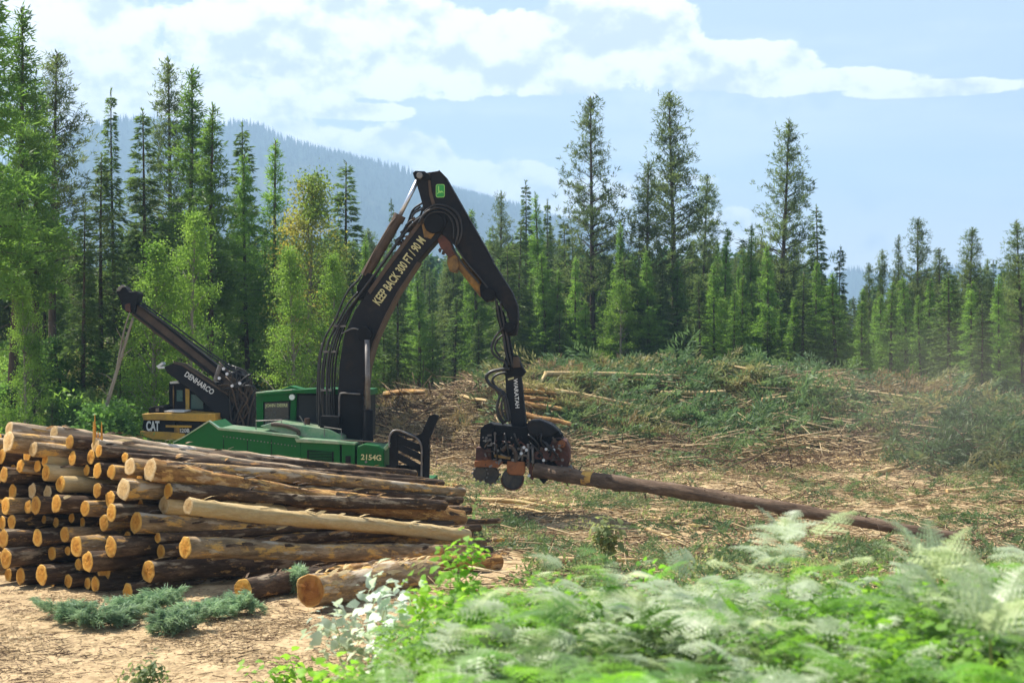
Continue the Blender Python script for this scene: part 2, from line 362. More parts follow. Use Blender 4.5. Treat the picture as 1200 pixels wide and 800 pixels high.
def ray(px, py, Y): return Vector(((px - 600) / F * Y, Y, 4 - (py - 400) / F * Y))
def hit(px, py, lift=0, y0=16.0, y1=110.0):
    """where the line of sight through a photo pixel meets the ground"""
    ys = np.arange(y0, y1, .1); p = 4 - (py - 400) / F * ys; g = HT((px - 600) / F * ys, ys) + lift
    k = np.nonzero(p <= g)[0]; Yh = ys[k[0]] if len(k) else y1
    return Vector(((px - 600) / F * Yh, Yh, H1((px - 600) / F * Yh, Yh) + lift))

def axis_lines(lo, hi, step, far, g=1.16):
    a = list(np.arange(lo, hi + 1e-6, step)); s = step
    p, q = a[-1], a[0]; up = []; dn = []
    while p < far: s *= g; p += s; up.append(p)
    s = step
    while q > -far: s *= g; q -= s; dn.append(q)
    return np.array(dn[::-1] + a + up)
gx = axis_lines(-16, 30, .22, 3100); gy = axis_lines(3, 74, .22, 3100)
GX, GY = np.meshgrid(gx, gy); GZ = HT(GX, GY)
far = np.hypot(GX, GY); GZ = np.where(far > 300, GZ - (far - 300) * .004, GZ)
n_x, n_y = len(gx), len(gy); idx = np.arange(n_x * n_y).reshape(n_y, n_x)
quads = np.stack([idx[:-1, :-1], idx[:-1, 1:], idx[1:, 1:], idx[1:, :-1]], -1).reshape(-1, 4)
mg, nt, out = newmat('logged_ground')
a1 = nnoise(nt, .35, 5, .6); a2 = nnoise(nt, 2.4, 7, .7, off=3); a3 = nnoise(nt, 14, 5, .7, off=8); a4 = nnoise(nt, .8, 6, .65, (1, 1, 1), off=21)
soil = ramp(nt, a2, [(.32, (.10, .065, .035)), (.46, (.26, .18, .10)), (.60, (.46, .33, .19)), (.76, (.60, .46, .28))])
soil = mixc(nt, ramp(nt, a3, [(.38, (0, 0, 0)), (.62, (.7, .7, .7))]), soil, (.60, .44, .24))
grass = ramp(nt, a3, [(.32, (.10, .10, .04)), (.46, (.27, .24, .11)), (.62, (.52, .43, .25))])
geo = nt.nodes.new('ShaderNodeNewGeometry'); sx = nt.nodes.new('ShaderNodeSeparateXYZ'); nt.links.new(geo.outputs['Position'], sx.inputs[0])
mr = nt.nodes.new('ShaderNodeMapRange'); mr.inputs[1].default_value = 22; mr.inputs[2].default_value = 33; mr.inputs[3].default_value = -.30; mr.inputs[4].default_value = -.11
nt.links.new(sx.outputs[1], mr.inputs[0])
ad = nt.nodes.new('ShaderNodeMath'); ad.operation = 'ADD'; nt.links.new(a4, ad.inputs[0]); nt.links.new(mr.outputs[0], ad.inputs[1])
col = mixc(nt, ramp(nt, ad.outputs[0], [(.44, (0, 0, 0)), (.60, (.9, .9, .9))]), soil, grass)
mr2 = nt.nodes.new('ShaderNodeMapRange'); mr2.inputs[1].default_value = 68; mr2.inputs[2].default_value = 80; nt.links.new(sx.outputs[1], mr2.inputs[0])
col = mixc(nt, mr2.outputs[0], col, mixc(nt, a2, (.05, .055, .025), (.12, .13, .05)))
pbr(nt, out, col, .95, spec=.15, normal=bump(nt, mixc(nt, .6, a2, a3), .9, .06))
obj('ground', arr_mesh('ground', np.stack([GX, GY, GZ], -1).reshape(-1, 3), quads, mg, True), kind='structure')

# ================================================================ MOUNTAINS
mm, nt, out = newmat('forested_mountain')
b1 = nnoise(nt, .004, 6, .7); b2 = nnoise(nt, .03, 6, .75, (1, 1, .5), off=4)
col = ramp(nt, b2, [(.32, (.014, .034, .024)), (.6, (.03, .06, .036)), (.78, (.07, .09, .06))])
col = mixc(nt, ramp(nt, b1, [(.55, (0, 0, 0)), (.66, (.6, .6, .6))]), col, (.13, .13, .08))
pbr(nt, out, col, 1, spec=.05, normal=bump(nt, b2, 1, 12))
def mountain(name, ridge, Y, depth, seed, spikes):
    xs = np.array([(p[0] - 600) / F * Y for p in ridge]); zs = np.array([4 + (400 - p[1]) / F * Y for p in ridge])
    nx = 260; ny = 50
    x = np.linspace(xs[0], xs[-1], nx); t = np.linspace(0, 1, ny)      # t 0 = foot near us, .6 = ridge, 1 = back
    zr = np.interp(x, xs, zs)
    k = np.ones(9) / 9; zr = np.convolve(np.pad(zr, 4, 'edge'), k, 'valid')
    XX, TT = np.meshgrid(x, t)
    prof = np.where(TT < .6, np.sin(TT / .6 * math.pi / 2) ** .9, np.cos((TT - .6) / .4 * math.pi / 2))
    YY = Y + (TT - .6) * depth
    ZR = zr[None, :] * prof
    sc = depth / 6
    ZZ = ZR + (vnoise(XX / sc, YY / sc, seed) - .5) * ZR * .5 * np.sin(np.clip(TT / .6, 0, 1) * math.pi) + (vnoise(XX / sc * 3, YY / sc * 3, seed + 1) - .5) * 20 * np.sin(TT * math.pi)
    ii = np.arange(nx * ny).reshape(ny, nx); q = np.stack([ii[:-1, :-1], ii[:-1, 1:], ii[1:, 1:], ii[1:, :-1]], -1).reshape(-1, 4)
    V = np.stack([XX, YY, ZZ - 3], -1).reshape(-1, 3)
    obj(name, arr_mesh(name, V, q, mm, True), kind='structure')
    r = np.random.default_rng(seed); n = spikes                             # trees on the upper slopes
    i = r.integers(0, nx - 1, n); j = np.minimum(ny - 2, (ny * np.where(r.random(n) < .35, .6 + r.normal(0, .012, n), .6 * r.random(n) ** .6)).astype(int)); j = np.clip(j, 0, ny - 2)
    fu, fv = r.random(n), r.random(n)
    def g(A): return A[j, i] * (1 - fu) * (1 - fv) + A[j, i + 1] * fu * (1 - fv) + A[j + 1, i] * (1 - fu) * fv + A[j + 1, i + 1] * fu * fv
    px, py, pz = g(XX), g(YY), g(ZZ) - 4
    h = (5 + 6 * r.random(n)) * Y / 1500; rad = h * .16
    P = np.stack([px, py, pz], -1); vs = []
    for a in (0, 2.1, 4.2): vs.append(P + np.stack([rad * np.cos(a), rad * np.sin(a), 0 * h], -1))
    vs.append(P + np.stack([0 * h, 0 * h, h], -1)); V = np.stack(vs, 1).reshape(-1, 3); b = np.arange(n)[:, None] * 4
    T = np.concatenate([b + np.array([[0, 1, 3]]), b + np.array([[1, 2, 3]]), b + np.array([[2, 0, 3]])])
    obj('mountain_forest', arr_mesh('mountain_forest', V, T, mm), kind='stuff', label='dark conifers covering the hazy blue mountainside' if Y < 2700 else 'dark conifers on the low far ridge at right')
mountain('mountain', [(-250, 330), (-60, 250), (60, 215), (130, 180), (185, 158), (235, 163), (275, 164), (300, 170), (325, 172), (360, 185), (400, 197), (440, 208), (480, 214), (540, 228), (600, 244), (660, 262), (720, 285), (800, 330), (860, 380)], 2600, 1600, 3, 15000)
mountain('far_ridge', [(760, 372), (900, 340), (960, 328), (1005, 322), (1050, 324), (1100, 322), (1150, 320), (1200, 322), (1300, 330), (1420, 370)], 2900, 700, 11, 2500)

# ================================================================ TREES
def tri_spray(P, D, L, Wd, r):
    """one thin pointed blade per row: base at P, along D, length L, width Wd"""
    n = len(P); D = D / (np.linalg.norm(D, axis=1, keepdims=True) + 1e-9)
    q = r.normal(0, 1, (n, 3)); s = np.cross(D, q); s /= (np.linalg.norm(s, axis=1, keepdims=True) + 1e-9); s = s * (Wd / 2)[:, None]
    mid = P + D * (L * .45)[:, None]
    V = np.stack([P, mid - s, mid + s, P + D * L[:, None]], 1).reshape(-1, 3)
    b = np.arange(n)[:, None] * 4
    return V, np.concatenate([b + np.array([[0, 1, 2]]), b + np.array([[1, 3, 2]])])
def trunk_mesh(name, Ht, r0, mat, limbs, bend, r):
    mb = MB(); pts = []; n = 9
    ph = r.random() * 6
    for i in range(n + 1):
        t = i / n; pts.append((bend * math.sin(t * 2.4 + ph) - bend * math.sin(ph), bend * .6 * math.sin(t * 3 + ph) - bend * .6 * math.sin(ph), Ht * t - .4 * (t == 0)))
    mb.tube(pts, (r0, .02), 7, 1)
    for a, b, rr in limbs: mb.tube([a, (Vector(a) + Vector(b)) / 2 + Vector((0, 0, .04)), b], (rr, rr * .3), 3, 1)
    return mb.mesh(name, mat, True)
def spine(bend, ph, Ht, z):
    t = z / Ht; return np.stack([bend * np.sin(t * 2.4 + ph) - bend * math.sin(ph), bend * .6 * np.sin(t * 3 + ph) - bend * .6 * math.sin(ph), z], -1)
def conifer(kind, seed, Ht=14.0):
    r = np.random.default_rng(seed)
    P = dict(fir=dict(cb=.06, R=1.9, n=360, up=-.10, dr=-.30, k=46, bl=.28, bw=.055, flat=.55, pw=.85, s0=.12),
             spruce=dict(cb=.10, R=1.55, n=340, up=.0, dr=-.38, k=44, bl=.26, bw=.055, flat=.5, pw=1.0, s0=.12),
             larch=dict(cb=.10, R=1.6, n=340, up=.22, dr=-.15, k=50, bl=.22, bw=.042, flat=.9, pw=1.05, s0=.1),
             pine=dict(cb=.24, R=1.85, n=230, up=.42, dr=-.05, k=96, bl=.24, bw=.034, flat=1, pw=.62, s0=.42),
             larch_high=dict(cb=.34, R=1.5, n=300, up=.22, dr=-.15, k=50, bl=.22, bw=.042, flat=.9, pw=1.0, s0=.1),
             thin=dict(cb=.34, R=1.25, n=170, up=.30, dr=-.1, k=76, bl=.24, bw=.034, flat=1, pw=.7, s0=.35))[kind]
    bend = r.uniform(.05, .22); ph = r.random() * 6
    n = P['n']; u = np.sort(r.random(n)) ** .92
    if kind in ('pine', 'thin', 'spruce'):                # whorled branches
        nw = 30 if kind != 'spruce' else 40; u = (np.round(u * nw) / nw + r.normal(0, .009, n)).clip(0, .985)
    z = Ht * (P['cb'] + (1 - P['cb']) * u * .985)
    azm = r.random(n) * 2 * math.pi
    prof = (1 - u) ** P['pw'] * np.minimum(1, .45 + u * 3.2)
    if kind == 'pine': prof = np.minimum(1, (1 - u) * 1.45) ** .95 * (.55 + .45 * np.minimum(1, u * 3)) * (1 - .15 * u)
    lump = .55 + .8 * vnoise(azm * 1.1 + seed, z * .7, seed)
    L = P['R'] * prof * lump * r.uniform(.5, 1.25, n) + .10
    up = P['up'] * (.5 + u * 1.3) + r.normal(0, .08, n)
    if kind == 'fir': up = -.28 + .75 * u + r.normal(0, .06, n)
    if kind == 'spruce': up = -.25 + .7 * u + r.normal(0, .08, n)
    base = spine(bend, ph, Ht, z); dirh = np.stack([np.cos(azm), np.sin(azm), 0 * azm], -1)
    k = P['k']; kk = np.maximum(6, (k * (L / P['R']) ** .8 * (1.25 if kind != 'pine' else 1)).astype(int)); I = np.repeat(np.arange(n), kk); m = len(I)
    s = P['s0'] + (1 - P['s0']) * r.random(m) ** .75
    if kind in ('pine', 'thin'):                           # tufts: needles gathered at a few points of the branch
        q = np.array([.42, .58, .72, .86, 1.0]); s = q[r.integers(0, 5, m)] + 0 * s
    r_ = L[I] * s; zz = L[I] * (up[I] * s + P['dr'] * s * s * (1 if kind not in ('pine', 'thin') else -.9))
    pos = base[I] + dirh[I] * r_[:, None]; pos[:, 2] += zz
    side = np.stack([-dirh[I][:, 1], dirh[I][:, 0], 0 * s], -1); sg = np.where(r.random(m) < .5, -1, 1)
    if kind in ('fir', 'spruce'):
        lat = np.maximum(.08, (1.05 - s) * L[I] * .38); t = r.random(m)
        pos = pos + side * (sg * lat * t)[:, None] + dirh[I] * (lat * t * .6)[:, None]; pos[:, 2] -= .16 * lat * t + r.random(m) * .05
        D = side * (sg * .8)[:, None] + dirh[I] * .8 + r.normal(0, .45 * P['flat'], (m, 3)); D[:, 2] -= .22
    elif kind in ('larch', 'larch_high'):
        lat = np.maximum(.05, (1.1 - s) * L[I] * .3); t = r.random(m); pos = pos + side * (sg * lat * t)[:, None]; pos += r.normal(0, .05, (m, 3))
        D = r.normal(0, .8, (m, 3)) + dirh[I] * .5; D[:, 2] += .25
    else:
        jit = r.normal(0, .10, (n, 6, 3)); ci = (s * 5).astype(int).clip(0, 5)
        off = jit[I, ci] * 2.0; off[:, 2] *= .6; pos = pos + off * s[:, None] + r.normal(0, .045, (m, 3))
        D = r.normal(0, .62, (m, 3)) + dirh[I] * .35; D[:, 2] += .55
    bl = P['bl'] * r.uniform(.65, 1.25, m); bw = P['bw'] * r.uniform(.7, 1.4, m)
    V, T = tri_spray(pos, D, bl, bw, r)
    # leader tip
    tp = spine(bend, ph, Ht, np.full(30, 1.0) * Ht * r.uniform(.93, 1.0, 30)); Vt, Tt = tri_spray(tp, r.normal(0, .5, (30, 3)) + np.array([0, 0, .9]), np.full(30, .26), np.full(30, .06), r)
    T = np.concatenate([T, Tt + len(V)]); V = np.concatenate([V, Vt])
    mat = M[{'fir': 'fir', 'spruce': 'fir', 'larch': 'larch', 'larch_high': 'larch', 'pine': 'pine', 'thin': 'pine'}[kind]]
    crown = arr_mesh(kind + '_crown', V, T, mat)
    limbs = []
    for i in range(0, n, 1 if kind in ('pine', 'thin') else 4):
        a = base[i]; e = a + dirh[i] * L[i] * .85 + np.array([0, 0, L[i] * (up[i] * .85 + P['dr'] * .7 * (1 if kind not in ('pine', 'thin') else -.9))]); limbs.append((tuple(a), tuple(e), .010 + .008 * L[i]))
    for i in range(14):                                      # dead snags under the crown
        zz0 = r.uniform(.08, max(P['cb'], .2)) * Ht; a = spine(bend, ph, Ht, np.array([zz0]))[0]; t = r.random() * 6.28; l = r.uniform(.4, 1.1)
        limbs.append((tuple(a), (a[0] + l * math.cos(t), a[1] + l * math.sin(t), a[2] - .15), .016))
    mb_r = np.random.default_rng(seed + 1)
    class _R:
        def random(s_): return ph / 6
    tm = trunk_mesh(kind + '_trunk', Ht, .15 if kind != 'thin' else .11, M['trunk'], limbs, bend, _R())
    return tm, crown, Ht
def broadleaf(kind, seed, Ht=9.0, R=1.6, cb=.25, ncl=70, per=120, leaf=.13, mat='aspen', tmat='trunk_pale'):
    r = np.random.default_rng(seed); bend = .15; ph = 1.2
    u = r.random(ncl); z = Ht * (cb + (1 - cb) * u); prof = np.sin(np.clip(.12 + u * .93, 0, 1) * math.pi) ** .6 * (1 - .45 * u)
    a = r.random(ncl) * 6.28; rr = R * prof * np.sqrt(r.uniform(.05, 1, ncl)) * (.55 + .9 * vnoise(a * 1.3 + seed, z * .6, seed))
    c = spine(bend, ph, Ht, z) + np.stack([rr * np.cos(a), rr * np.sin(a), 0 * a], -1)
    I = np.repeat(np.arange(ncl), per); m = len(I); off = r.normal(0, 1, (m, 3)) * np.array([.26, .26, .17]) * (R / 1.6) * r.uniform(.6, 1.3, ncl)[I][:, None]
    pos = c[I] + off; D = r.normal(0, 1, (m, 3)); D[:, 2] -= .3
    V, T = tri_spray(pos, D, leaf * r.uniform(.7, 1.4, m), leaf * .85 * r.uniform(.7, 1.3, m), r)
    crown = arr_mesh(kind + '_crown', V, T, M[mat])
    limbs = []
    for i in range(0, ncl, 2):
        b = spine(bend, ph, Ht, np.array([max(z[i] - rr[i] * .8 - .3, Ht * .08)]))[0]; limbs.append((tuple(b), tuple(c[i]), .012 + .012 * R))
    class _R:
        def random(s_): return ph / 6
    return trunk_mesh(kind + '_trunk', Ht, .035 + .01 * Ht, M[tmat], limbs, bend, _R()), crown, Ht
K = {}
LH = True
for kind, n in (('fir', 4), ('spruce', 3), ('larch', 4), ('pine', 5), ('thin', 3)): K[kind] = [conifer(kind, 100 * len(K) + 13 * i + 5) for i in range(n)]
K['larch_high'] = [conifer('larch_high', 1500 + 7 * i) for i in range(2)]
K['aspen'] = [broadleaf('aspen', 900 + i, 9, 1.6, .10, 120, 130, .08) for i in range(2)]
K['birch'] = [broadleaf('birch', 950 + i, 9, 1.9, .10, 130, 150, .085, 'birch') for i in range(1)]
K['shrub'] = [broadleaf('shrub', 970 + i, 2.2, 1.1, .02, 42, 90, .10, 'shrub', 'trunk') for i in range(3)]
K['sapling'] = [conifer('fir', 990 + i, 14) for i in range(1)]
NAME = dict(fir='fir_tree', spruce='spruce_tree', larch='larch_tree', larch_high='larch_tree', pine='pine_tree', thin='slender_pine_tree', aspen='leafy_tree', birch='yellowing_tree', shrub='shrub', sapling='fir_sapling')
def tree(kind, v, X_, Y_, Ht, label, group, wid=1.0, rz=None, lean=0, cat=None):
    tm, cr, H0 = K[kind][v % len(K[kind])]; s = Ht / H0
    o = empty(NAME[kind], (X_, Y_, H1(X_, Y_) - .05), random.random() * 6.28 if rz is None else rz, label=label, category=cat or ('shrub' if kind == 'shrub' else 'tree'), group=group)
    o.scale = (s * wid, s * wid, s); o.rotation_euler[1] = lean
    obj('trunk', tm, o); obj('crown', cr, o); return o
# kind, variant, trunk px, top py, distance, width, label
front = [
 ('larch_high', 0, -14, -60, 46, 1.25, 'tall grey-green larch cut off by the left edge of the photo'),
 ('larch_high', 1, 12, 8, 50, 1.25, 'tall feathery larch reaching the top left corner of the photo'),
 ('larch_high', 2, 42, 92, 52, 1.3, 'bright green larch in front of the tall dark pine at far left'),
 ('pine', 0, 62, 58, 58, 1.25, 'tall dark pine rising behind the bright larch at far left'),
 ('spruce', 0, 97, 245, 56, 1.3, 'short dark spruce in the gap right of the tall dark pine'),
 ('fir', 0, 118, 178, 60, 1.2, 'broad green fir left of the thin spire-like pine'),
 ('spruce', 1, 137, 106, 62, .85, 'thin dark spire-like tree with sparse ragged branches and pointed tip'),
 ('fir', 1, 170, 130, 60, 1.1, 'dark fir between the thin spire and the bright twin larches'),
 ('pine', 1, 200, 70, 64, 1.05, 'dark pine top just left of the bright tall larch'),
 ('larch_high', 3, 213, 80, 60, 1.3, 'tall dense bright larch, highest of its cluster left of the mountain'),
 ('larch_high', 0, 248, 122, 58, 1.35, 'grey-green feathery larch right of the tall dense one'),
 ('fir', 2, 283, 146, 66, .95, 'narrow fir with pointed top in front of the mountain peak'),
 ('larch_high', 1, 292, 178, 62, 1.1, 'small bright larch tucked beside the narrow pointed fir'),
 ('larch', 2, 322, 162, 62, 1.35, 'dense conical larch standing alone right of the mountain peak'),
 ('birch', 0, 362, 206, 58, 1.0, 'yellowing leafy tree behind the black boom'),
 ('fir', 3, 405, 188, 66, 1.25, 'dark fir top right of the yellowing tree'),
 ('spruce', 2, 459, 232, 88, .6, 'tiny spruce tip showing beside the cylinder of the boom'),
 ('larch', 3, 428, 282, 60, 1.2, 'grey-green bushy larch behind the bend of the boom'),
 ('larch', 0, 560, 246, 76, 1.3, 'green larch top emerging right of the badge on the stick'),
 ('pine', 2, 586, 224, 80, .9, 'thin pine spike left of the three small spires'),
 ('spruce', 0, 613, 212, 84, .9, 'highest dark spruce spire in the middle of the photo'),
 ('larch', 1, 629, 226, 78, 1.2, 'green larch just right of the highest middle spire'),
 ('spruce', 1, 646, 234, 86, .8, 'ragged thin spruce with drooping tip near the photo centre'),
 ('fir', 0, 604, 262, 74, 1.2, 'bushy fir right behind the arm of the black stick'),
 ('fir', 1, 664, 258, 82, 1.1, 'low fir left of the tall open pine'),
 ('pine', 3, 695, 113, 80, 1.12, 'tall open pine with see-through crown and long bare reddish trunk'),
 ('larch', 2, 672, 300, 74, 1.3, 'pale green larch at the foot of the tall open pine'),
 ('larch', 3, 727, 262, 76, 1.1, 'light green young larch right of the open pine'),
 ('pine', 4, 757, 188, 78, 1.15, 'feathery pine leaning on the left flank of the tall dark one'),
 ('pine', 0, 790, 106, 80, 1.2, 'tallest dense dark pine right of the middle'),
 ('thin', 0, 822, 205, 84, 1.2, 'dark pine on the right flank of the tallest dense one'),
 ('larch', 0, 846, 268, 78, 1.2, 'bright green larch between the two tall pines at right'),
 ('larch', 1, 880, 262, 78, 1.1, 'green larch at the left foot of the solitary tall pine'),
 ('pine', 1, 914, 140, 82, 1.2, 'solitary tall pine with dark straight trunk in the right half'),
 ('spruce', 2, 958, 240, 78, 1.15, 'dark pointed spruce just right of the solitary tall pine'),
 ('fir', 2, 984, 288, 80, .9, 'small fir with thin top at the edge of the sky gap'),
 ('thin', 1, 1017, 308, 84, .9, 'short spindly pine at the left of the right-hand group'),
 ('thin', 2, 1035, 292, 80, .85, 'leaning spindly pine with a bare pole-like trunk'),
 ('pine', 2, 1051, 276, 88, .7, 'thin open pine left of the bushy-topped one'),
 ('pine', 3, 1079, 254, 84, 1.3, 'bushy-topped pine, tallest of the right-hand group'),
 ('pine', 4, 1101, 290, 82, 1.25, 'round-topped pine tucked right of the bushy-topped one'),
 ('pine', 0, 1135, 266, 80, 1.3, 'dark pine with visible trunk near the right edge'),
 ('thin', 0, 1160, 303, 90, .8, 'faint thin pine top between the two last pines'),
 ('larch', 2, 1080, 345, 72, 1.5, 'wide pale larch in front of the bushy-topped pine'),
 ('larch', 3, 1172, 322, 68, 1.5, 'bright layered larch low at the right edge'),
 ('pine', 1, 1199, 256, 70, 1.35, 'tall open pine cut off by the right edge of the photo'),
 ('larch', 0, 1232, 250, 66, 1.2, 'larch just beyond the right edge of the photo'),
 ('larch', 0, 1010, 352, 69, 1.9, 'wide pale larch under the sky gap left of the right-hand group'),
 ('larch', 1, 1046, 330, 70, 1.9, 'full larch at the left foot of the bushy-topped pine'),
 ('fir', 1, 1112, 318, 70, 1.8, 'full dark fir at the foot of the round-topped pine'),
 ('larch', 3, 1140, 338, 67, 1.9, 'spreading larch in front of the dark pine near the right edge'),
 ('fir', 3, 940, 318, 72, 1.7, 'broad fir right beside the trunk of the solitary tall pine'),
 ('larch', 2, 868, 322, 73, 1.6, 'soft green larch at the right end of the slash pile crest'),
 ('larch', 0, 640, 296, 73, 1.7, 'broad larch above the processor arm'),
 ('fir', 2, 758, 308, 73, 1.6, 'broad fir standing between the trunks of the two tall pines'),
 ('aspen', 0, 222, 250, 50, .85, 'bright yellow-green leafy tree behind the raised delimber boom'),
 ('aspen', 1, 180, 285, 49, 1.1, 'low leafy branches spreading over the tip of the delimber boom'),
 ('aspen', 0, 30, 330, 47, .8, 'slim pale-stemmed leafy tree at the left edge of the clearing'),
 ('aspen', 1, 345, 292, 52, .9, 'light green leafy tree left of the boom hoses'),
 ('aspen', 1, 395, 300, 56, .9, 'small leafy tree directly behind the bend of the boom'),
 ('aspen', 0, 727, 330, 72, 1.2, 'sunlit leafy undergrowth tree behind the slash pile'),
 ('aspen', 1, 846, 350, 74, 1.2, 'sunlit low leafy tree left of the solitary tall pine'),
]
for kd, v, px, top, Yd, wd, lab in front:
    Xd = (px - 600) / F * Yd; z0 = H1(Xd, Yd); tree(kd, v, Xd, Yd, 4 + (400 - top) / F * Yd - z0, lab, 'trees along the edge of the clearing', wd, rz=v * 2.1 + px * .01)
# second and third rows
def sky_line(px):
    return np.interp(px, [-60, 60, 110, 150, 430, 470, 560, 650, 690, 860, 960, 995, 1015, 1060, 1150, 1260], [150, 230, 300, 250, 262, 292, 262, 262, 275, 272, 290, 335, 325, 300, 305, 285])
rr = random.Random(5)
for row, (Y0, Y1, step, add) in enumerate(((62, 72, 12, 22), (84, 98, 11, 8), (100, 122, 11, 0))):
    px = -60
    while px < 1270:
        px += step * rr.uniform(.6, 1.4)
        if row == 0 and 430 < px < 1290: Yd = rr.uniform(76, 84)
        else: Yd = rr.uniform(Y0, Y1)
        if row == 0 and px < 430 and px > 60 and rr.random() < .3: continue
        kd = rr.choice(['fir', 'spruce', 'larch', 'pine', 'thin', 'fir', 'larch', 'spruce']); top = float(sky_line(px)) + add + rr.uniform(0, 45)
        Xd = (px - 600) / F * Yd
        lab = {'fir': 'dark fir deep in the wood behind the front trees', 'spruce': 'dark fir deep in the wood behind the front trees', 'larch': 'green larch deep in the wood behind the front trees',
               'pine': 'bare-stemmed pine deep in the wood behind the front trees', 'thin': 'bare-stemmed pine deep in the wood behind the front trees'}[kd]
        tree(kd, rr.randrange(5), Xd, Yd, 4 + (400 - top) / F * Yd - H1(Xd, Yd), lab, {'f': 'firs', 's': 'firs', 'l': 'larches', 'p': 'pines', 't': 'pines'}[kd[0]] + ' deep in the wood', rr.uniform(1.0, 1.5))
px = 425; cnt = {'larch': 0, 'fir': 0}
ORD = ['first', 'second', 'third', 'fourth', 'fifth', 'sixth', 'seventh', 'eighth', 'ninth', 'tenth', 'eleventh', 'twelfth', 'thirteenth', 'fourteenth', 'fifteenth', 'sixteenth', 'seventeenth', 'eighteenth', 'nineteenth', 'twentieth'] + ['twenty-' + q for q in ('first', 'second', 'third', 'fourth', 'fifth', 'sixth', 'seventh', 'eighth', 'ninth')] + ['thirtieth'] + ['thirty-' + q for q in ('first', 'second', 'third', 'fourth', 'fifth', 'sixth', 'seventh', 'eighth', 'ninth')]
while px < 1260:                        # lower tier of light green trees right at the wood edge
    px += rr.uniform(14, 30); Yd = rr.uniform(71, 77); Xd = (px - 600) / F * Yd; kd = rr.choice(['larch', 'larch', 'fir', 'larch'])
    tree(kd, rr.randrange(4), Xd, Yd, 4 + (400 - (rr.uniform(285, 365) if px < 1000 else rr.uniform(290, 345))) / F * Yd - H1(Xd, Yd), ORD[cnt[kd]] + ' from left of the young ' + ('sunlit larches' if kd == 'larch' else 'dark firs') + ' in the lower tier behind the slash pile', 'young larches in the lower tier' if kd == 'larch' else 'young firs in the lower tier', rr.uniform(1.2, 1.9) if px < 980 else rr.uniform(1.7, 2.5)); cnt[kd] += 1
# distant wood, one mass
def scatter(tpls, P, Yaw, Pitch, Roll, Sc):
    """numpy copies of small templates (V, T) merged into one array mesh"""
    n = len(P); pick = RNG.integers(0, len(tpls), n); VS = []; TS = []; b = 0
    cy, sy, cp, sp_, cr, sr = np.cos(Yaw), np.sin(Yaw), np.cos(Pitch), np.sin(Pitch), np.cos(Roll), np.sin(Roll)
    Rm = np.empty((n, 3, 3)); Rm[:, 0, 0] = cy * cp; Rm[:, 0, 1] = cy * sp_ * sr - sy * cr; Rm[:, 0, 2] = cy * sp_ * cr + sy * sr
    Rm[:, 1, 0] = sy * cp; Rm[:, 1, 1] = sy * sp_ * sr + cy * cr; Rm[:, 1, 2] = sy * sp_ * cr - cy * sr; Rm[:, 2, 0] = -sp_; Rm[:, 2, 1] = cp * sr; Rm[:, 2, 2] = cp * cr
    Sc = np.asarray(Sc, float); Sc = Sc[:, None] * np.ones(3) if Sc.ndim == 1 else Sc
    for k, (V, T) in enumerate(tpls):
        m = np.nonzero(pick == k)[0]
        if not len(m): continue
        W = np.einsum('nij,vnj->nvi', Rm[m], V[:, None, :] * Sc[m][None]) + P[m][:, None, :]
        VS.append(W.reshape(-1, 3)); TS.append((T[None] + (np.arange(len(m)) * len(V))[:, None, None]).reshape(-1, T.shape[1]) + b); b += len(m) * len(V)
    return np.concatenate(VS), np.concatenate(TS)
r = np.random.default_rng(3); tp = []
for i in range(4):
    n = 420; u = r.random(n); rad = (1 - u) * (1.9 + .6 * r.random(n)); a = r.random(n) * 6.28
    Pp = np.stack([rad * np.cos(a), rad * np.sin(a), u * 12.5], -1); D = np.stack([np.cos(a), np.sin(a), -.3 + 0 * a], -1) + r.normal(0, .4, (n, 3))
    tp.append(tri_spray(Pp, D, r.uniform(.6, 1.1, n), r.uniform(.3, .5, n), r))
n = 520; pp = r.uniform(-90, 1290, n); Yd = r.uniform(124, 190, n); Xd = (pp - 600) / F * Yd
tz = 4 + (400 - (sky_line(pp) + 12 + r.uniform(0, 40, n))) / F * Yd
Pz = HT(Xd, Yd); V, T = scatter(tp, np.stack([Xd, Yd, Pz], -1), r.random(n) * 6.28, 0 * Xd, 0 * Xd, np.maximum(.3, (tz - Pz) / 13))
obj('distant_wood', arr_mesh('distant_wood', V, T, M['wood_far']), kind='stuff', label='dense mass of conifers closing the wood behind')

# undergrowth at the foot of the wood
ul = [(20, 470, 44), (55, 455, 50), (80, 480, 45), (100, 470, 48), (125, 490, 45), (150, 478, 50), (170, 455, 55), (70, 430, 56), (115, 432, 58), (30, 435, 54), (160, 500, 43), (138, 505, 42), (100, 500, 42), (60, 497, 42), (20, 495, 42),
      (190, 440, 60), (260, 440, 62), (310, 440, 62), (350, 450, 62), (5, 450, 50), (210, 415, 64), (240, 400, 66)]
adj = ['bright', 'dark', 'pale', 'bushy', 'low', 'spreading']
sh_lab = ['broad leafy shrub at the left edge behind the log pile', 'leafy shrub halfway up the left bank', 'shrub right above the top left logs', 'shrub on the bank below the dark spruce', 'shrub left of the leaning pale sapling', 'leafy shrub right of the leaning pale sapling',
          'shrub on the bank under the delimber boom tip', 'sunlit shrub high on the left bank', 'shrub in front of the dark firs on the bank', 'shrub at the foot of the pale-stemmed leafy tree', 'bright low shrub just left of the yellow machine', 'lowest bright shrub behind the topmost log near the yellow machine',
          'small shrub where the leaning sapling meets the logs', 'low shrub behind the upper left log ends', 'low shrub in the lower left corner of the bank', 'shrub under the bright leafy tree on the bank', 'shrub behind the hose bundle of the yellow machine',
          'shrub at the tree line left of the green cab', 'shrub behind the roof of the green cab', 'shrub cut off by the left edge', 'shrub among the trunks above the yellow machine', 'highest shrub among the trunks behind the delimber boom']
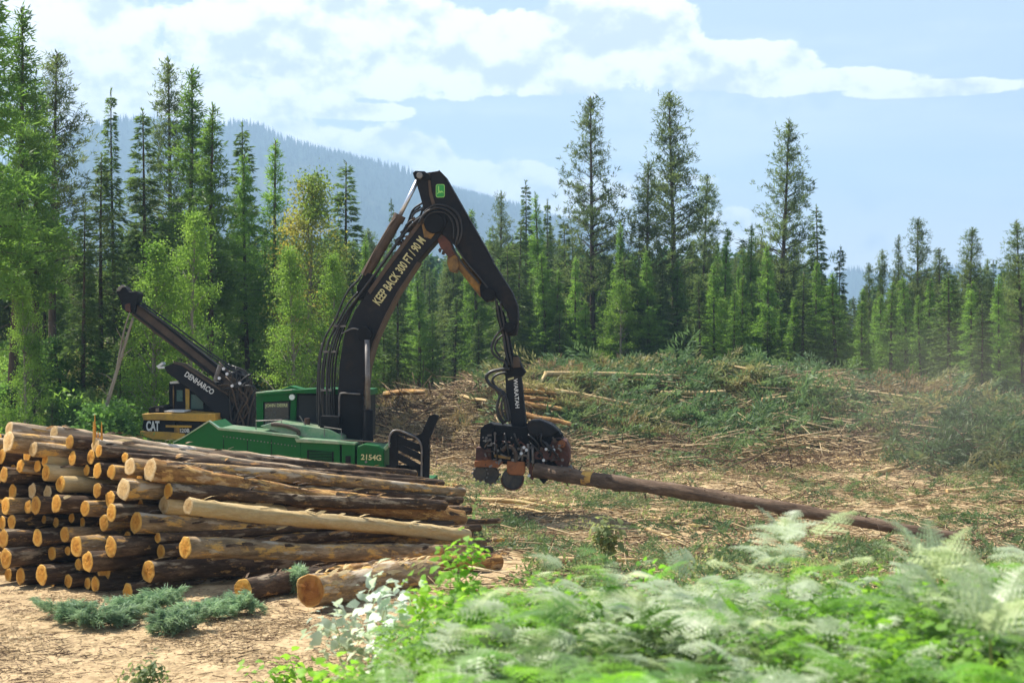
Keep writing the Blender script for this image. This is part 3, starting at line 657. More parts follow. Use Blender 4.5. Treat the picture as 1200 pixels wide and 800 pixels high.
for i, (px, py, Yd) in enumerate(ul):
    Xd = (px - 600) / F * Yd; tree('shrub', i, Xd, Yd, rr.uniform(1.3, 2.6), sh_lab[i], 'shrubs on the left bank', rr.uniform(.8, 1.3))
for i, (px, Yd, Ht, lab) in enumerate([(62, 45, 2.6, 'young fir sapling behind the top left logs'), (105, 46, 3.0, 'young fir sapling left of the leaning pale sapling'), (140, 52, 4.2, 'taller young fir below the delimber boom tip'), (40, 50, 4.0, 'young fir beside the pale-stemmed tree on the bank'),
                                     (175, 56, 5.0, 'young fir in shade behind the black boom tip'), (340, 58, 5.0, 'young fir behind the green cab'), (450, 70, 4.5, 'young fir right of the boom at the tree line'), (560, 74, 4.2, 'young fir behind the brown slash heap'), (655, 72, 4.5, 'young fir left of the tall open pine trunk'),
                                     (805, 72, 4.2, 'young fir behind the long top pole of the slash pile'), (900, 73, 4.0, 'young fir near the trunk of the solitary tall pine'), (1010, 72, 4.5, 'young fir under the sky gap at right'), (1150, 66, 5.0, 'young fir low at the right tree line')]):
    Xd = (px - 600) / F * Yd; tree('sapling', 0, Xd, Yd, Ht, lab, 'young firs at the wood edge', 1.6)

# ================================================================ LOGS
LOGV = {}
def log_pts(L, r0, r1, seed, n=18, rings=26, bow=.05, rough=.035):
    V = []; rg = random.Random(seed); ph = rg.random() * 6; kn = [(rg.random() * L, rg.random() * 6.28, rg.uniform(.2, .4)) for _ in range(int(L * 1.1))]
    for i in range(rings + 1):
        t = i / rings; x = L * t; r = r0 + (r1 - r0) * t + r0 * .03 * max(0, 1 - x / .5) ** 2
        cy = bow * math.sin(t * math.pi + ph) - bow * math.sin(ph) * (1 - t); cz = bow * .6 * math.sin(t * 2.2 * math.pi + ph * 2)
        cz -= bow * .6 * math.sin(ph * 2) * (1 - t)
        for k in range(n):
            a = 2 * math.pi * k / n
            d = mn.noise(Vector((x * 1.6, math.cos(a) * 1.5 + seed, math.sin(a) * 1.5))) * rough + mn.noise(Vector((x * 5, math.cos(a) * 4 + seed, math.sin(a) * 4))) * rough * .6
            for kx, ka, kh in kn:
                da = (a - ka + math.pi) % (2 * math.pi) - math.pi
                if abs(x - kx) < .25 and abs(da) < .8: d += kh * .10 * math.exp(-((x - kx) / .07) ** 2 - (da / .3) ** 2)
            rr_ = r * (1 + 4 * d) if False else r + d * (.5 + r * 2)
            V.append((x, cy + rr_ * math.cos(a), cz + rr_ * math.sin(a)))
    return V
def make_log(A, B, r0, r1, mat, endm, label, group, seed, name='log', cat='log', rings=None, rough=.035, bow=.04, chips=0, endm2=None, n=18):
    A = Vector(A); B = Vector(B); L = (B - A).length; rings = rings or max(6, int(L * 3.5))
    V = log_pts(L, r0, r1, seed, n, rings, bow if L > 2 else 0, rough); b = 0
    Fq = [(i * n + k, (i + 1) * n + k, (i + 1) * n + (k + 1) % n, i * n + (k + 1) % n) for i in range(rings) for k in range(n)]
    me = arr_mesh(name, V, Fq, M[mat], True)
    o = obj(name, me, label=label, category=cat)
    if group: o['group'] = group
    o.location = A; o.rotation_euler = (B - A).to_track_quat('X', 'Z').to_euler()
    rg = random.Random(seed + 5)
    for end, ring in ((0, 0), (1, rings)):                  # sawn faces, slightly skew and coarse
        ed = V[ring * n:(ring + 1) * n]; c = Vector((sum(p[0] for p in ed) / n, sum(p[1] for p in ed) / n, sum(p[2] for p in ed) / n))
        sg = -1 if end == 0 else 1; vv = []; 
        for q, (f, bu) in enumerate(((1.0, 0.0), (.94, .008), (.6, .012), (.3, .014))):
            for p in ed: vv.append((c.x + sg * (bu + rg.uniform(-.003, .003) + (0.0 if q == 0 else .004)), c.y + (p[1] - c.y) * f, c.z + (p[2] - c.z) * f))
        vv.append((c.x + sg * .016, c.y, c.z)); ff = []
        for q in range(3):
            for k in range(n): ff.append((q * n + k, q * n + (k + 1) % n, (q + 1) * n + (k + 1) % n, (q + 1) * n + k))
        for k in range(n): ff.append((3 * n + k, 3 * n + (k + 1) % n, 4 * n))
        if end == 0: pass
        else: ff = [tuple(reversed(f)) for f in ff]
        me2 = bpy.data.meshes.new('cut_end'); me2.from_pydata(vv, [], ff); me2.materials.append(M[endm if end == 0 else (endm2 or endm)])
        obj('cut_end', me2, o)
    if chips:                                                # torn strips of bark still hanging on
        mb = MB()
        for i in range(chips):
            x = rg.random() * L; a = rg.uniform(.2, 2.9); rr_ = r0 + (r1 - r0) * x / L; l = rg.uniform(.1, .4); wv = rg.uniform(.02, .06)
            p = Vector((x, math.cos(a) * (rr_ + .01), math.sin(a) * (rr_ + .01))); up_ = Vector((0, math.cos(a), math.sin(a))); sd_ = Vector((0, -math.sin(a), math.cos(a)))
            e = p + Vector((l, 0, 0)) + up_ * rg.uniform(0, .09) + sd_ * rg.uniform(-.05, .05); m = (p + e) / 2 + up_ * .015
            mb.add([p - sd_ * wv / 2, p + sd_ * wv / 2, m + sd_ * wv * .6, m - sd_ * wv * .6, e], [(0, 1, 2, 3), (3, 2, 4)])
        mb.build('loose_bark', M[rg.choice(['peeled', 'bark_orange', 'bark_dark'])], o, kind='stuff')
    return o

def faceY(px, py):
    z0 = 23.3 - 1.8 * px / 360
    z = 4 - (py - 400) / F * z0
    return z0 + .42 * max(z, 0)
G = 'logs stacked in the big pile'
AX = math.radians(43)
def flank(px, py, d, ex, ey, d2, mat, endm, label, ang=43, dY=0, chips=8, rough=.035, bow=.04, grp=G, Yf=None):
    Y0 = (Yf or faceY(px, py)) + dY; A = ray(px, py, Y0); a = math.radians(ang); sx_, cy_ = math.sin(a + .0), math.cos(a)
    k = (ex - 600) / F; t = (k * Y0 - A.x) / (sx_ - k * cy_); Y1 = Y0 + t * cy_; Bp = ray(ex, ey, Y1)
    return (A, Bp, d / 2 / F * Y0 * .93, d2 / 2 / F * Y1, mat, endm, label, chips, rough, bow, grp)
FL = [
 flank(11, 502, 18, 250, 541, 15, 'bark_tan', 'end_pale', 'topmost grey log at the back of the pile, its pale end highest at far left', dY=.5),
 flank(64, 507, 19, 427, 556, 14, 'bark_tan', 'end_pale', 'long weathered grey log along the top, ending in front of the green side panels', dY=.6, ang=46),
 flank(112, 521, 17, 493, 577, 18, 'bark_tan', 'end_pale', 'long smooth tan log on top of the pile, ending left of the black guard', dY=.1, ang=44, bow=.02),
 flank(176, 551, 27, 539, 608, 20, 'bark_orange', 'end_pale', 'thick rough log with flaking orange bark below the top smooth ones', ang=43, chips=40, rough=.05, dY=-.2),
 flank(197, 575, 18, 520, 593, 11, 'bark_dark', 'end_orange', 'thin dark log squeezed under the rough orange-barked one', ang=44, dY=.1),
 flank(193, 591, 22, 330, 600, 15, 'peeled', 'end_pale', 'pale peeled log whose end sits just left of the other peeled end', ang=43, dY=.25),
 flank(221, 593, 21, 548, 628, 16, 'peeled', 'end_pale', 'long yellow peeled log with clean pale face in mid pile', ang=43, chips=16, dY=-.3, bow=.02),
 flank(160, 612, 26, 567, 637, 14, 'bark_grey', 'end_orange', 'long grey-barked log with orange patches, directly below the yellow peeled log', ang=43, chips=24, dY=-.2),
 flank(217, 641, 26, 556, 647, 15, 'bark_grey', 'end_orange', 'dark grey log under the long patched one, its blunt end mid-flank', ang=43, chips=8, dY=-.35),
 flank(174, 669, 27, 575, 648, 14, 'bark_dark', 'end_orange', 'dark log with a long stripped orange streak rising to the right', ang=42, chips=18, dY=-.15),
 flank(122, 669, 28, 330, 672, 20, 'bark_dark', 'end_orange', 'dark log with bright sunlit top end near the ground, left of the streaked one', ang=42, dY=.05),
 flank(150, 693, 20, 300, 678, 18, 'bark_dark', 'end_orange', 'low dark log lying behind the cut green boughs with pale stripped end', ang=42, dY=-.15, chips=20),
 flank(340, 673, 15, 585, 657, 20, 'bark_orange', 'end_orange', 'low orange-barked log poking out right of the pile behind the leaves', ang=48, Yf=23.0, chips=22),
 flank(285, 691, 28, 372, 676, 27, 'bark_dark', 'end_orange', 'short log with rough splintered orange face left of the largest round face', ang=30, Yf=21.7, chips=14),
 flank(363, 691, 40, 500, 672, 36, 'bark_grey', 'end_brown', 'large loose log in front with round ringed brown face', ang=27, Yf=21.0, chips=30),
]
left = """10,517,15,29,p 2,534,12,20,o 39,526,11,21,p 32,534,9,18,o 82,518,10,19,o 116,528,9,17,o 107,535,9,18,o 85,537,10,18,o 53,540,11,15,P 54,554,11,21,P 71,567,11,22,P
114,574,11,20,o 102,551,10,14,o 114,551,12,21,o 131,553,12,20,o 152,547,13,24,p 147,536,10,15,o 44,546,9,17,o 24,546,9,18,o 15,552,9,19,o 5,556,12,22,o 15,576,10,20,o 38,575,12,20,p 56,577,12,20,p 66,590,12,24,o 42,592,12,24,o
33,594,10,18,o 7,592,12,24,o 100,595,12,22,o 129,584,11,23,o 145,573,14,29,p 164,563,10,18,o 131,600,11,24,o 122,612,10,22,o 14,611,12,20,o 3,612,10,18,o 52,609,9,11,o 84,607,12,13,o 44,630,13,24,o 76,626,11,22,o 4,631,12,25,o
90,640,12,29,o 130,641,16,28,o 103,658,13,27,o 61,648,10,19,o 80,645,8,13,o 7,654,12,27,o 10,673,10,18,o 24,675,10,22,o 49,673,13,27,o 92,661,9,16,o 189,646,11,19,o 185,630,10,13,o 103,688,14,16,o 112,695,13,21,o 165,591,10,12,o
97,612,9,12,o 28,628,10,16,o 62,668,9,14,o 150,628,10,15,o 20,640,9,14,o 66,612,9,14,o -8,545,12,22,o -10,575,12,22,o -12,600,12,24,o -14,635,13,24,o -12,665,12,22,o -16,520,12,22,p 62,688,10,16,o 80,680,11,18,o""".split()
L_ = [tuple(q if i == 4 else float(q) for i, q in enumerate(s.split(','))) for s in left]
NL = len(L_); Yv = np.array([faceY(a[0], a[1]) + (20 - a[3]) * .045 for a in L_]); Y00 = Yv.copy(); rad = np.array([a[3] / 2 / F * y for a, y in zip(L_, Yv)])
fa = [(f[0], f[1], f[2]) for f in FL[:12]]
for it in range(300):                                        # settle the ends so that neighbouring stems lie side by side
    Xv = (np.array([a[0] for a in L_]) - 600) / F * Yv; Zv = 4 - (np.array([a[1] for a in L_]) - 400) / F * Yv
    u = Xv * math.cos(AX) - Yv * math.sin(AX); allu = np.concatenate([u, [A.x * math.cos(AX) - A.y * math.sin(AX) for A, _, _ in fa]]); allz = np.concatenate([Zv, [A.z for A, _, _ in fa]]); allr = np.concatenate([rad, [q for _, _, q in fa]])
    du = u[:, None] - allu[None]; dz = Zv[:, None] - allz[None]; d = np.hypot(du, dz) + 1e-9; ov = np.clip(rad[:, None] + allr[None] - d, 0, None); ov[np.arange(NL), np.arange(NL)] = 0
    dudY = (np.array([a[0] for a in L_]) - 600) / F * math.cos(AX) - math.sin(AX)
    g = (ov * du / d).sum(1) * dudY; Yv = Yv + .25 * g - .02 * (Yv - Y00); Yv = np.clip(Yv, Y00 - .55, Y00 + .7)
zr = [4 - (a[1] - 400) / F * y for a, y in zip(L_, Yv)]
names_row = ['bottom', 'second', 'third', 'fourth', 'fifth', 'sixth', 'seventh', 'eighth', 'ninth']
rows = {}
for i, z in enumerate(zr): rows.setdefault(min(8, int(max(z, 0) / .32)), []).append(i)
ordw = ['leftmost', 'second', 'third', 'fourth', 'fifth', 'sixth', 'seventh', 'eighth', 'ninth', 'tenth', 'eleventh', 'twelfth', 'thirteenth']
lab_of = {}
for rk, ids in rows.items():
    ids = sorted(ids, key=lambda i: L_[i][0])
    for q, i in enumerate(ids):
        a = L_[i]; size = 'thick' if a[3] >= 24 else 'medium' if a[3] >= 19 else 'thin'
        kd = {'p': 'dark log with pale end', 'P': 'peeled yellow log', 'o': 'log with orange end'}[a[4]]
        pos = ('leftmost' if q == 0 else ordw[q] + ' from left') + ' in the ' + names_row[rk] + ' layer from the ground'
        lab_of[i] = f'{size} {kd}, {pos}'
for i, (px, py, ww, hh, kd) in enumerate(L_):
    A = ray(px, py, Yv[i]); A.z = max(A.z, rad[i] * .9)
    ang = AX + random.uniform(-.035, .035); L = random.uniform(6.6, 8.2); dz = -.50 * A.z + random.uniform(-.05, .05) if A.z > .4 else -.35 + random.uniform(0, .1)
    Bp = A + Vector((math.sin(ang) * L, math.cos(ang) * L, dz))
    mat = {'p': random.choice(['bark_grey', 'bark_dark']), 'P': 'peeled', 'o': random.choice(['bark_dark', 'bark_dark', 'bark_grey', 'bark_dark'])}[kd]
    make_log(A, Bp, rad[i] * .86, rad[i] * .54, mat, {'p': 'end_pale', 'P': 'end_orange', 'o': 'end_orange'}[kd], lab_of[i], G, 300 + i, rings=22, n=16, chips=6)
for i, f in enumerate(FL): make_log(*f[:3], f[3], f[4], f[5], f[6], f[10], 600 + i, chips=f[7] * 2, rough=f[8], bow=f[9], rings=40, n=22)
# inner stems, set back between the outer ones
cells = []; rg = random.Random(2)
allA = [(u_, z_, r_) for u_, z_, r_ in zip(allu, allz, allr)]
for _ in range(2600):
    px = rg.uniform(-20, 215); py = rg.uniform(505, 700); Yc = faceY(px, py) + rg.uniform(.9, 2.0); Xc = (px - 600) / F * Yc; Zc = 4 - (py - 400) / F * Yc
    r_ = rg.uniform(.10, .15); uc = Xc * math.cos(AX) - Yc * math.sin(AX)
    if Zc < r_ or Zc > 2.25 - .35 * max(0, (px - 60) / 60) ** 1.1: continue
    if all(math.hypot(uc - a, Zc - b) > (r_ + c) * .80 for a, b, c in allA): cells.append((Xc, Yc, Zc, r_)); allA.append((uc, Zc, r_))
for i, (a, b, c, r_) in enumerate(cells[:70]):
    A = Vector((a, b, c)); L = rg.uniform(5.5, 7.0); Bp = A + Vector((math.sin(AX) * L, math.cos(AX) * L, -.5 * c))
    make_log(A, Bp, r_, r_ * .62, 'bark_dark', 'end_orange', 'dark log set back in the shade between the outer sawn ends', 'logs set back inside the pile', 800 + i, rings=10, n=10)
# splintered stub standing on the pile
mb = MB(); p = ray(116, 520, 23.9)
for k in range(7):
    q = p + Vector((random.uniform(-.07, .07), random.uniform(-.05, .05), 0)); mb.cyl(q - Vector((0, 0, .1)), q + Vector((random.uniform(-.02, .02), 0, random.uniform(.12, .40) if k else .5)), .03, .006, 5)
mb.build('wood_splinter', M['end_orange'], label='orange splinter of torn wood sticking up from the top of the pile', category='wood splinter')

# the stem held by the processor
stem = make_log(ray(628, 551, 36.1), Vector((9.9, 31.0, H1(9.9, 31.0) + .14)), .19, .105, 'bark_red', 'end_orange', 'long bark-covered tree stem held by the processor, its tip resting on the ground', None, 41, name='tree_stem', cat='tree trunk', rings=70, rough=.05, bow=.06, chips=20)
mb = MB(); rg = random.Random(9)
for i in range(26):
    x = rg.uniform(.6, 10.4); a = rg.uniform(0, 6.28); r_ = .19 - .0085 * x; q = Vector((x, math.cos(a) * r_ * .9, math.sin(a) * r_ * .9)); mb.cyl(q, q + Vector((rg.uniform(.02, .1), math.cos(a) * rg.uniform(.05, .16), math.sin(a) * rg.uniform(.05, .16))), .022, .012, 5)
mb.build('branch_stubs', M['bark_red'], stem, kind='stuff')
mb = MB(); mb.cyl((1.35, 0, 0), (1.62, 0, .0), .19, .188, 22, False); mb.build('bare_patch', M['end_orange'], stem, smooth=True)

# ================================================================ POLES ON THE GROUND
PL = 'felled poles lying in the slash'
poles = [
 (638, 438, 796, 440, 5, 'peeled', 'longest pale pole lying level on top of the slash pile', 2.75), (655, 443, 760, 446, 3, 'bark_orange', 'thin brown pole just under the longest level pole', 2.6),
 (608, 449, 752, 476, 4, 'peeled', 'pale pole slanting down right of the processor arm', 1.6), (641, 437, 630, 452, 4, 'peeled', 'short pale stick standing upright at the left of the slash pile', 2.2),
 (608, 457, 652, 461, 5, 'bark_orange', 'uppermost orange pole end of the stack beside the processor arm', .9), (606, 465, 657, 469, 5, 'bark_orange', 'second orange pole end of the stack beside the processor arm', .75),
 (606, 472, 663, 480, 6, 'bark_orange', 'third orange pole end of the stack beside the processor arm', .6), (610, 484, 668, 497, 6, 'bark_orange', 'lowest orange pole of the stack, behind the processor hood', .5),
 (775, 461, 850, 459, 5, 'peeled', 'straight pole jutting from the middle of the slash pile', 1.1), (918, 447, 1080, 467, 3.2, 'peeled', 'long thin pale pole along the right crest of the slash pile', 2.1),
 (893, 468, 948, 462, 3.5, 'peeled', 'short pale pole among the green boughs right of centre', 1.0), (915, 510, 955, 505, 4, 'peeled', 'pole poking out at the foot of the dark boughs', .25),
 (1080, 521, 1198, 509, 3.5, 'peeled', 'long grey pole near the right edge', .3), (962, 524, 992, 540, 3, 'peeled', 'broken pole slanting down toward a level one at right', .15), (992, 540, 1030, 539, 3.5, 'peeled', 'level pole meeting the slanting broken one', .1),
 (1026, 555, 1060, 546, 5, 'peeled', 'stubby pale pole end below the green bough heap at right', .12), (905, 592, 948, 571, 3, 'peeled', 'thin whitish pole behind the held stem on the right', .08), (875, 523, 896, 507, 4, 'peeled', 'short pale pole tilted up to the right in the slash', .2),
 (1023, 514, 1041, 522, 5, 'peeled', 'short pale stub right of the dark hollow in the slash', .3), (548, 584, 640, 592, 5, 'peeled', 'thick pale pole on the ground under the processor', .1), (570, 590, 640, 600, 3.5, 'peeled', 'thin pole lying along the thick one under the processor', .08),
 (610, 584, 718, 598, 4, 'peeled', 'pale pole stretching right under the processor head', .1), (663, 513, 717, 509, 3, 'peeled', 'thin pole right of the red processor housing', .15), (717, 509, 744, 498, 3, 'peeled', 'bent pole tip rising right of the processor', .2),
 (761, 606, 832, 618, 3, 'peeled', 'pale pole below the middle of the held stem', .08), (749, 616, 800, 634, 3, 'peeled', 'faint pole below the held stem slanting to the ferns', .08), (578, 632, 642, 634, 4, 'bark_grey', 'grey pole right of the log pile ends', .08),
 (504, 560, 536, 570, 4, 'bark_orange', 'short brown pole right of the black guard', .1), (541, 464, 571, 470, 4, 'peeled', 'short pole left of the processor hoses', .9), (650, 655, 754, 656, 5, 'peeled', 'pale pole half hidden behind the fern tops', .1),
 (850, 638, 930, 645, 4, 'twig_dark', 'dark dead branch behind the ferns right of centre', .15), (452, 462, 500, 458, 7, 'bark_orange', 'torn orange root on the brown heap right of the boom', .9), (1000, 562, 1040, 584, 2.5, 'peeled', 'thin pole in the dusty ground at right', .1),
 (1110, 575, 1180, 570, 4, 'peeled', 'pale pole on the dusty mound near the right edge', .1), (700, 472, 745, 480, 4, 'bark_orange', 'brown pole under the slanting pale pole', .6), (820, 425, 880, 432, 3, 'peeled', 'thin pole on the crest of the slash pile', 2.6),
]
for i, (x1, y1, x2, y2, d, mt, lab, up) in enumerate(poles):
    A = hit(x1, y1, .10 if up < .5 else 1.15); Bp = hit(x2, y2, .10 if up < .5 else 1.15)
    Ym = (A.y + Bp.y) / 2 if y1 > 500 else min(A.y, Bp.y)
    dmax = 2.2 if y1 < 500 else 3.2
    Ya = Ym + max(-dmax, min(dmax, A.y - Ym)); Yb = Ym + max(-dmax, min(dmax, Bp.y - Ym))
    A = ray(x1, y1, Ya); Bp = ray(x2, y2, Yb); rd = d / 2 / F * Ym * 1.15
    for P_ in (A, Bp): P_.z = max(P_.z, H1(P_.x, P_.y) + rd * .5 + (.3 if up > .5 else 0))
    make_log(A, Bp, rd * 1.15, rd * .7, mt if mt != 'twig_dark' else 'bark_dark', 'end_pale', lab, PL, 1200 + i, name='pole', cat='pole', rings=10, n=8, rough=.02, bow=.04)

rg = random.Random(77)
for i in range(80):                                          # broken tops and thin poles sticking out of the pile
    y = rg.uniform(56, 64); x = rg.uniform(-6, 21); L = rg.uniform(1.4, 4.5); a = rg.gauss(0, .35) + rg.choice((0, math.pi)); z = H1(x, y) + rg.uniform(.25, .6)
    x2, y2 = x + L * math.cos(a), y + L * math.sin(a) * .6; z2 = H1(x2, y2) + rg.uniform(.25, .7); rd = rg.uniform(.03, .065)
    make_log((x, y, z), (x2, y2, z2), rd, rd * .5, rg.choice(['peeled', 'bark_grey', 'bark_orange', 'bark_tan']), 'end_pale', 'thin broken pole tangled among the boughs of the slash pile', 'thin broken poles tangled in the slash pile', 2500 + i, name='pole', cat='pole', rings=8, n=6, rough=.015, bow=.08)

# ================================================================ SLASH, BOUGHS, STICKS, CHIPS
def bough_tpl(seed, nb=13, k=4, bl=.16, bw=.03, side=.34):
    r = np.random.default_rng(seed); P = []; D = []
    t = np.linspace(.12, 1, nb)
    for i, s in enumerate(t):
        for sg in (-1, 1):
            l = side * (1.1 - s) + .05; q = np.linspace(.15, 1, k)
            for v in q:
                P.append((s + l * v * .55, sg * l * v, .10 * math.sin(s * 3) - .10 * v * l + r.normal(0, .02))); D.append((.7 + r.normal(0, .3), sg * (.7 + r.normal(0, .35)), r.normal(0, .35)))
    P = np.array(P); D = np.array(D); n = len(P); V, T = tri_spray(P, D, bl * r.uniform(.7, 1.3, n), bw * r.uniform(.8, 1.4, n), r)
    return V, T
def stick_tpl(n=3, taper=.5):
    V = []; 
    for x, rr_ in ((0, 1), (.5, .85), (1, taper)):
        for k in range(n): V.append((x, rr_ * math.cos(k * 6.283 / n), rr_ * math.sin(k * 6.283 / n)))
    T = []
    for j in range(2):
        for k in range(n): a, b = j * n + k, j * n + (k + 1) % n; T += [(a, b, b + n), (a, b + n, a + n)]
    T += [(0, 2, 1), (6, 7, 8)]
    return np.array(V, float), np.array(T)
def place(n, xr, yr, dens, seed):
    r = np.random.default_rng(seed); out_ = []
    tot = 0
    while tot < n:
        y = r.uniform(yr[0], yr[1], n * 3); x = r.uniform(-1, 1, n * 3) * (.40 * y + 1); x = np.where((x < xr[0]) | (x > xr[1]), 999, x)
        ok = (x < 900) & (r.random(n * 3) < dens(x, y)); out_.append(np.stack([x[ok], y[ok]], -1)); tot += ok.sum()
    return np.concatenate(out_)[:n]
def machine_free(x, y): return 1 - (np.hypot((x + 4.5) / 5.5, (y - 36.5) / 2.6) < 1)
def not_pile(x, y): return 1 - ((x < .5) & (y < 29.5) & (y > 20.5 + 0 * x) & (x < -2.5 + (y - 21.0) * .75))
BT = [bough_tpl(i) for i in range(4)]
def d_mound(x, y): return (.10 + .9 * sst(vnoise(x * .3, y * .3, 21), .38, .6)) * sst(x, -2, 3) * (1 - .7 * sst(x, 16, 22)) * (np.exp(-((y - 61.5) / 6.0) ** 2))
def slash(name, n, xr, yr, dens, seed, mat, tp, smin, smax, lift, tilt, label):
    P = place(n, xr, yr, dens, seed); r = np.random.default_rng(seed + 1); z = HT(P[:, 0], P[:, 1]) + lift * r.random(n)
    V, T = scatter(tp, np.column_stack([P, z]), (vnoise(P[:, 0] * .22, P[:, 1] * .22, seed) * 9 + r.normal(0, .7, n)), r.normal(0, tilt, n) - tilt * .3, r.normal(0, .5, n), smin + (smax - smin) * r.random(n) ** 1.6)
    return obj(name, arr_mesh(name, V, T, M[mat]), kind='stuff', label=label)
slash('green_boughs', 2000, (-7, 30), (54, 70), d_mound, 31, 'bough', BT, .6, 2.3, .55, .28, 'heaped green boughs covering the slash pile')
slash('dry_boughs', 2600, (-9, 30), (54, 69), lambda x, y: sst(vnoise(x * .35, y * .35, 23), .42, .6) * np.exp(-((y - 60.5) / 6) ** 2), 34, 'dry_bough', BT, .7, 1.6, .4, .35, 'drying brown boughs in the slash pile')
slash('fresh_boughs', 900, (2, 26), (50, 66), lambda x, y: sst(vnoise(x * .25, y * .3, 33), .52, .62) * np.exp(-((y - 59) / 5) ** 2), 35, 'bough_blue', BT, .9, 1.9, .45, .3, 'fresher blue-green boughs on the slash pile')
slash('bough_heap', 900, (13, 30), (42, 60), lambda x, y: np.exp(-(((x - 21) / 6) ** 2 + ((y - 52.5) / 5.0) ** 2)), 37, 'bough', BT, .8, 2.0, .35, .35, 'green boughs heaped at the right of the clearing')
slash('scattered_boughs', 600, (-3, 26), (26, 58), lambda x, y: (.10 + .9 * sst(vnoise(x * .45, y * .45, 41), .45, .62)) * not_pile(x, y), 39, 'bough', BT, .35, .95, .08, .2, 'torn green boughs strewn over the clearing')
slash('scattered_fresh_boughs', 520, (-2, 24), (25, 46), lambda x, y: sst(vnoise(x * .4, y * .4, 51), .50, .64) * not_pile(x, y), 43, 'bough_blue', BT, .3, .8, .12, .3, 'blue-green sprigs strewn over the clearing')
ST = [stick_tpl(3, t) for t in (.3, .6, .9)]
def sticks(name, n, xr, yr, dens, seed, mat, l0, l1, w0, w1, lift, tilt, label):
    P = place(n, xr, yr, dens, seed); r = np.random.default_rng(seed + 1); z = HT(P[:, 0], P[:, 1]) + lift * r.random(n) + .01
    l = l0 + (l1 - l0) * r.random(n) ** 2.2; wv = w0 + (w1 - w0) * r.random(n) ** 2
    V, T = scatter(ST, np.column_stack([P, z]), r.random(n) * 6.283, r.normal(0, tilt, n), r.random(n) * 6, np.stack([l, wv, wv], -1))
    obj(name, arr_mesh(name, V, T, M[mat]), kind='stuff', label=label)
sticks('slash_sticks', 12000, (-8, 30), (50, 70), lambda x, y: np.exp(-((y - 59.5) / 7) ** 2) * sst(x, -12, -6), 61, 'stick', .4, 2.3, .012, .04, .8, .16, 'pale sticks and splinters poking out of the slash pile')
sticks('brown_slash', 5500, (-10, 2), (50, 68), lambda x, y: np.exp(-((y - 60) / 6) ** 2), 63, 'twig_dark', .4, 1.8, .012, .03, .7, .5, 'brown twigs and roots in the heap right of the boom')
sticks('brown_twigs', 3500, (0, 30), (48, 68), lambda x, y: .2 + .8 * sst(vnoise(x * .3, y * .3, 29), .4, .6), 65, 'twig_dark', .4, 1.9, .010, .025, .7, .4, 'dark twigs tangled in the slash pile')
sticks('ground_sticks', 22000, (-3, 28), (22, 56), lambda x, y: (.25 + .75 * vnoise(x * .5, y * .5, 71)) * not_pile(x, y), 67, 'stick', .12, 1.3, .008, .024, .05, .10, 'pale sticks and wood splinters littering the clearing')
sticks('ground_twigs', 5000, (-3, 28), (22, 52), lambda x, y: (.15 + .85 * sst(vnoise(x * .6, y * .6, 73), .4, .65)) * not_pile(x, y), 69, 'twig_dark', .15, 1.2, .008, .018, .08, .2, 'dark twigs littering the clearing')
sticks('bark_litter', 9000, (-9, 1), (15.5, 22.8), lambda x, y: .12 + .88 * sst(vnoise(x * .9, y * 1.6, 75), .42, .7) * np.exp(-((y - 20.6) / 3.2) ** 2), 77, 'stick', .03, .22, .003, .009, .02, .12, 'bark scraps and wood chips on the bare soil')
sticks('dark_litter', 5000, (-9, 1), (15.5, 22.8), lambda x, y: .1 + .9 * sst(vnoise(x * 1.1, y * 1.8, 79), .5, .75), 81, 'twig_dark', .03, .25, .003, .008, .02, .12, 'dark bark crumbs on the bare soil')
# soft ground weeds
def weed_tpl(seed, n=48, h=.22):
    r = np.random.default_rng(seed); P = np.stack([r.normal(0, .17, n), r.normal(0, .17, n), r.random(n) * h], -1); D = r.normal(0, .8, (n, 3)); D[:, 2] = .2 + .6 * r.random(n)
    return tri_spray(P, D, r.uniform(.05, .13, n), r.uniform(.02, .045, n), r)
WT = [weed_tpl(i) for i in range(4)]
slash('weeds', 550, (-3, 24), (24, 50), lambda x, y: sst(vnoise(x * .35, y * .5, 91), .48, .62) * not_pile(x, y), 93, 'weed', WT, .5, 1.2, .03, .1, 'low green weeds in patches over the clearing')
slash('near_weeds', 520, (-1, 12), (16, 25), lambda x, y: (.3 + .7 * sst(vnoise(x * .5, y * .6, 94), .35, .6)) * (x > -.6 + (y - 16) * .12), 96, 'weed', WT, .7, 1.6, .05, .15, 'low green weeds behind the ferns')
slash('near_sprigs', 450, (-1, 12), (16, 27), lambda x, y: sst(vnoise(x * .5, y * .6, 98), .4, .6) * (x > -.4 + (y - 16) * .12), 97, 'bough_blue', BT, .3, .8, .25, .4, 'blue-green sprigs behind the ferns')
slash('bank_undergrowth', 5200, (-26, -7), (38, 66), lambda x, y: (.3 + .7 * sst(vnoise(x * .5, y * .5, 95), .35, .6)) * sst(-x - .02 * y, 9.0, 11.5), 97, 'under', WT, 1.2, 3.0, .2, .15, 'mixed undergrowth on the left bank')
slash('bank_litter_boughs', 900, (-26, -8), (40, 62), lambda x, y: sst(vnoise(x * .5, y * .5, 99), .5, .6), 101, 'bough', BT, .5, 1.3, .3, .4, 'brown-green brush on the left bank')

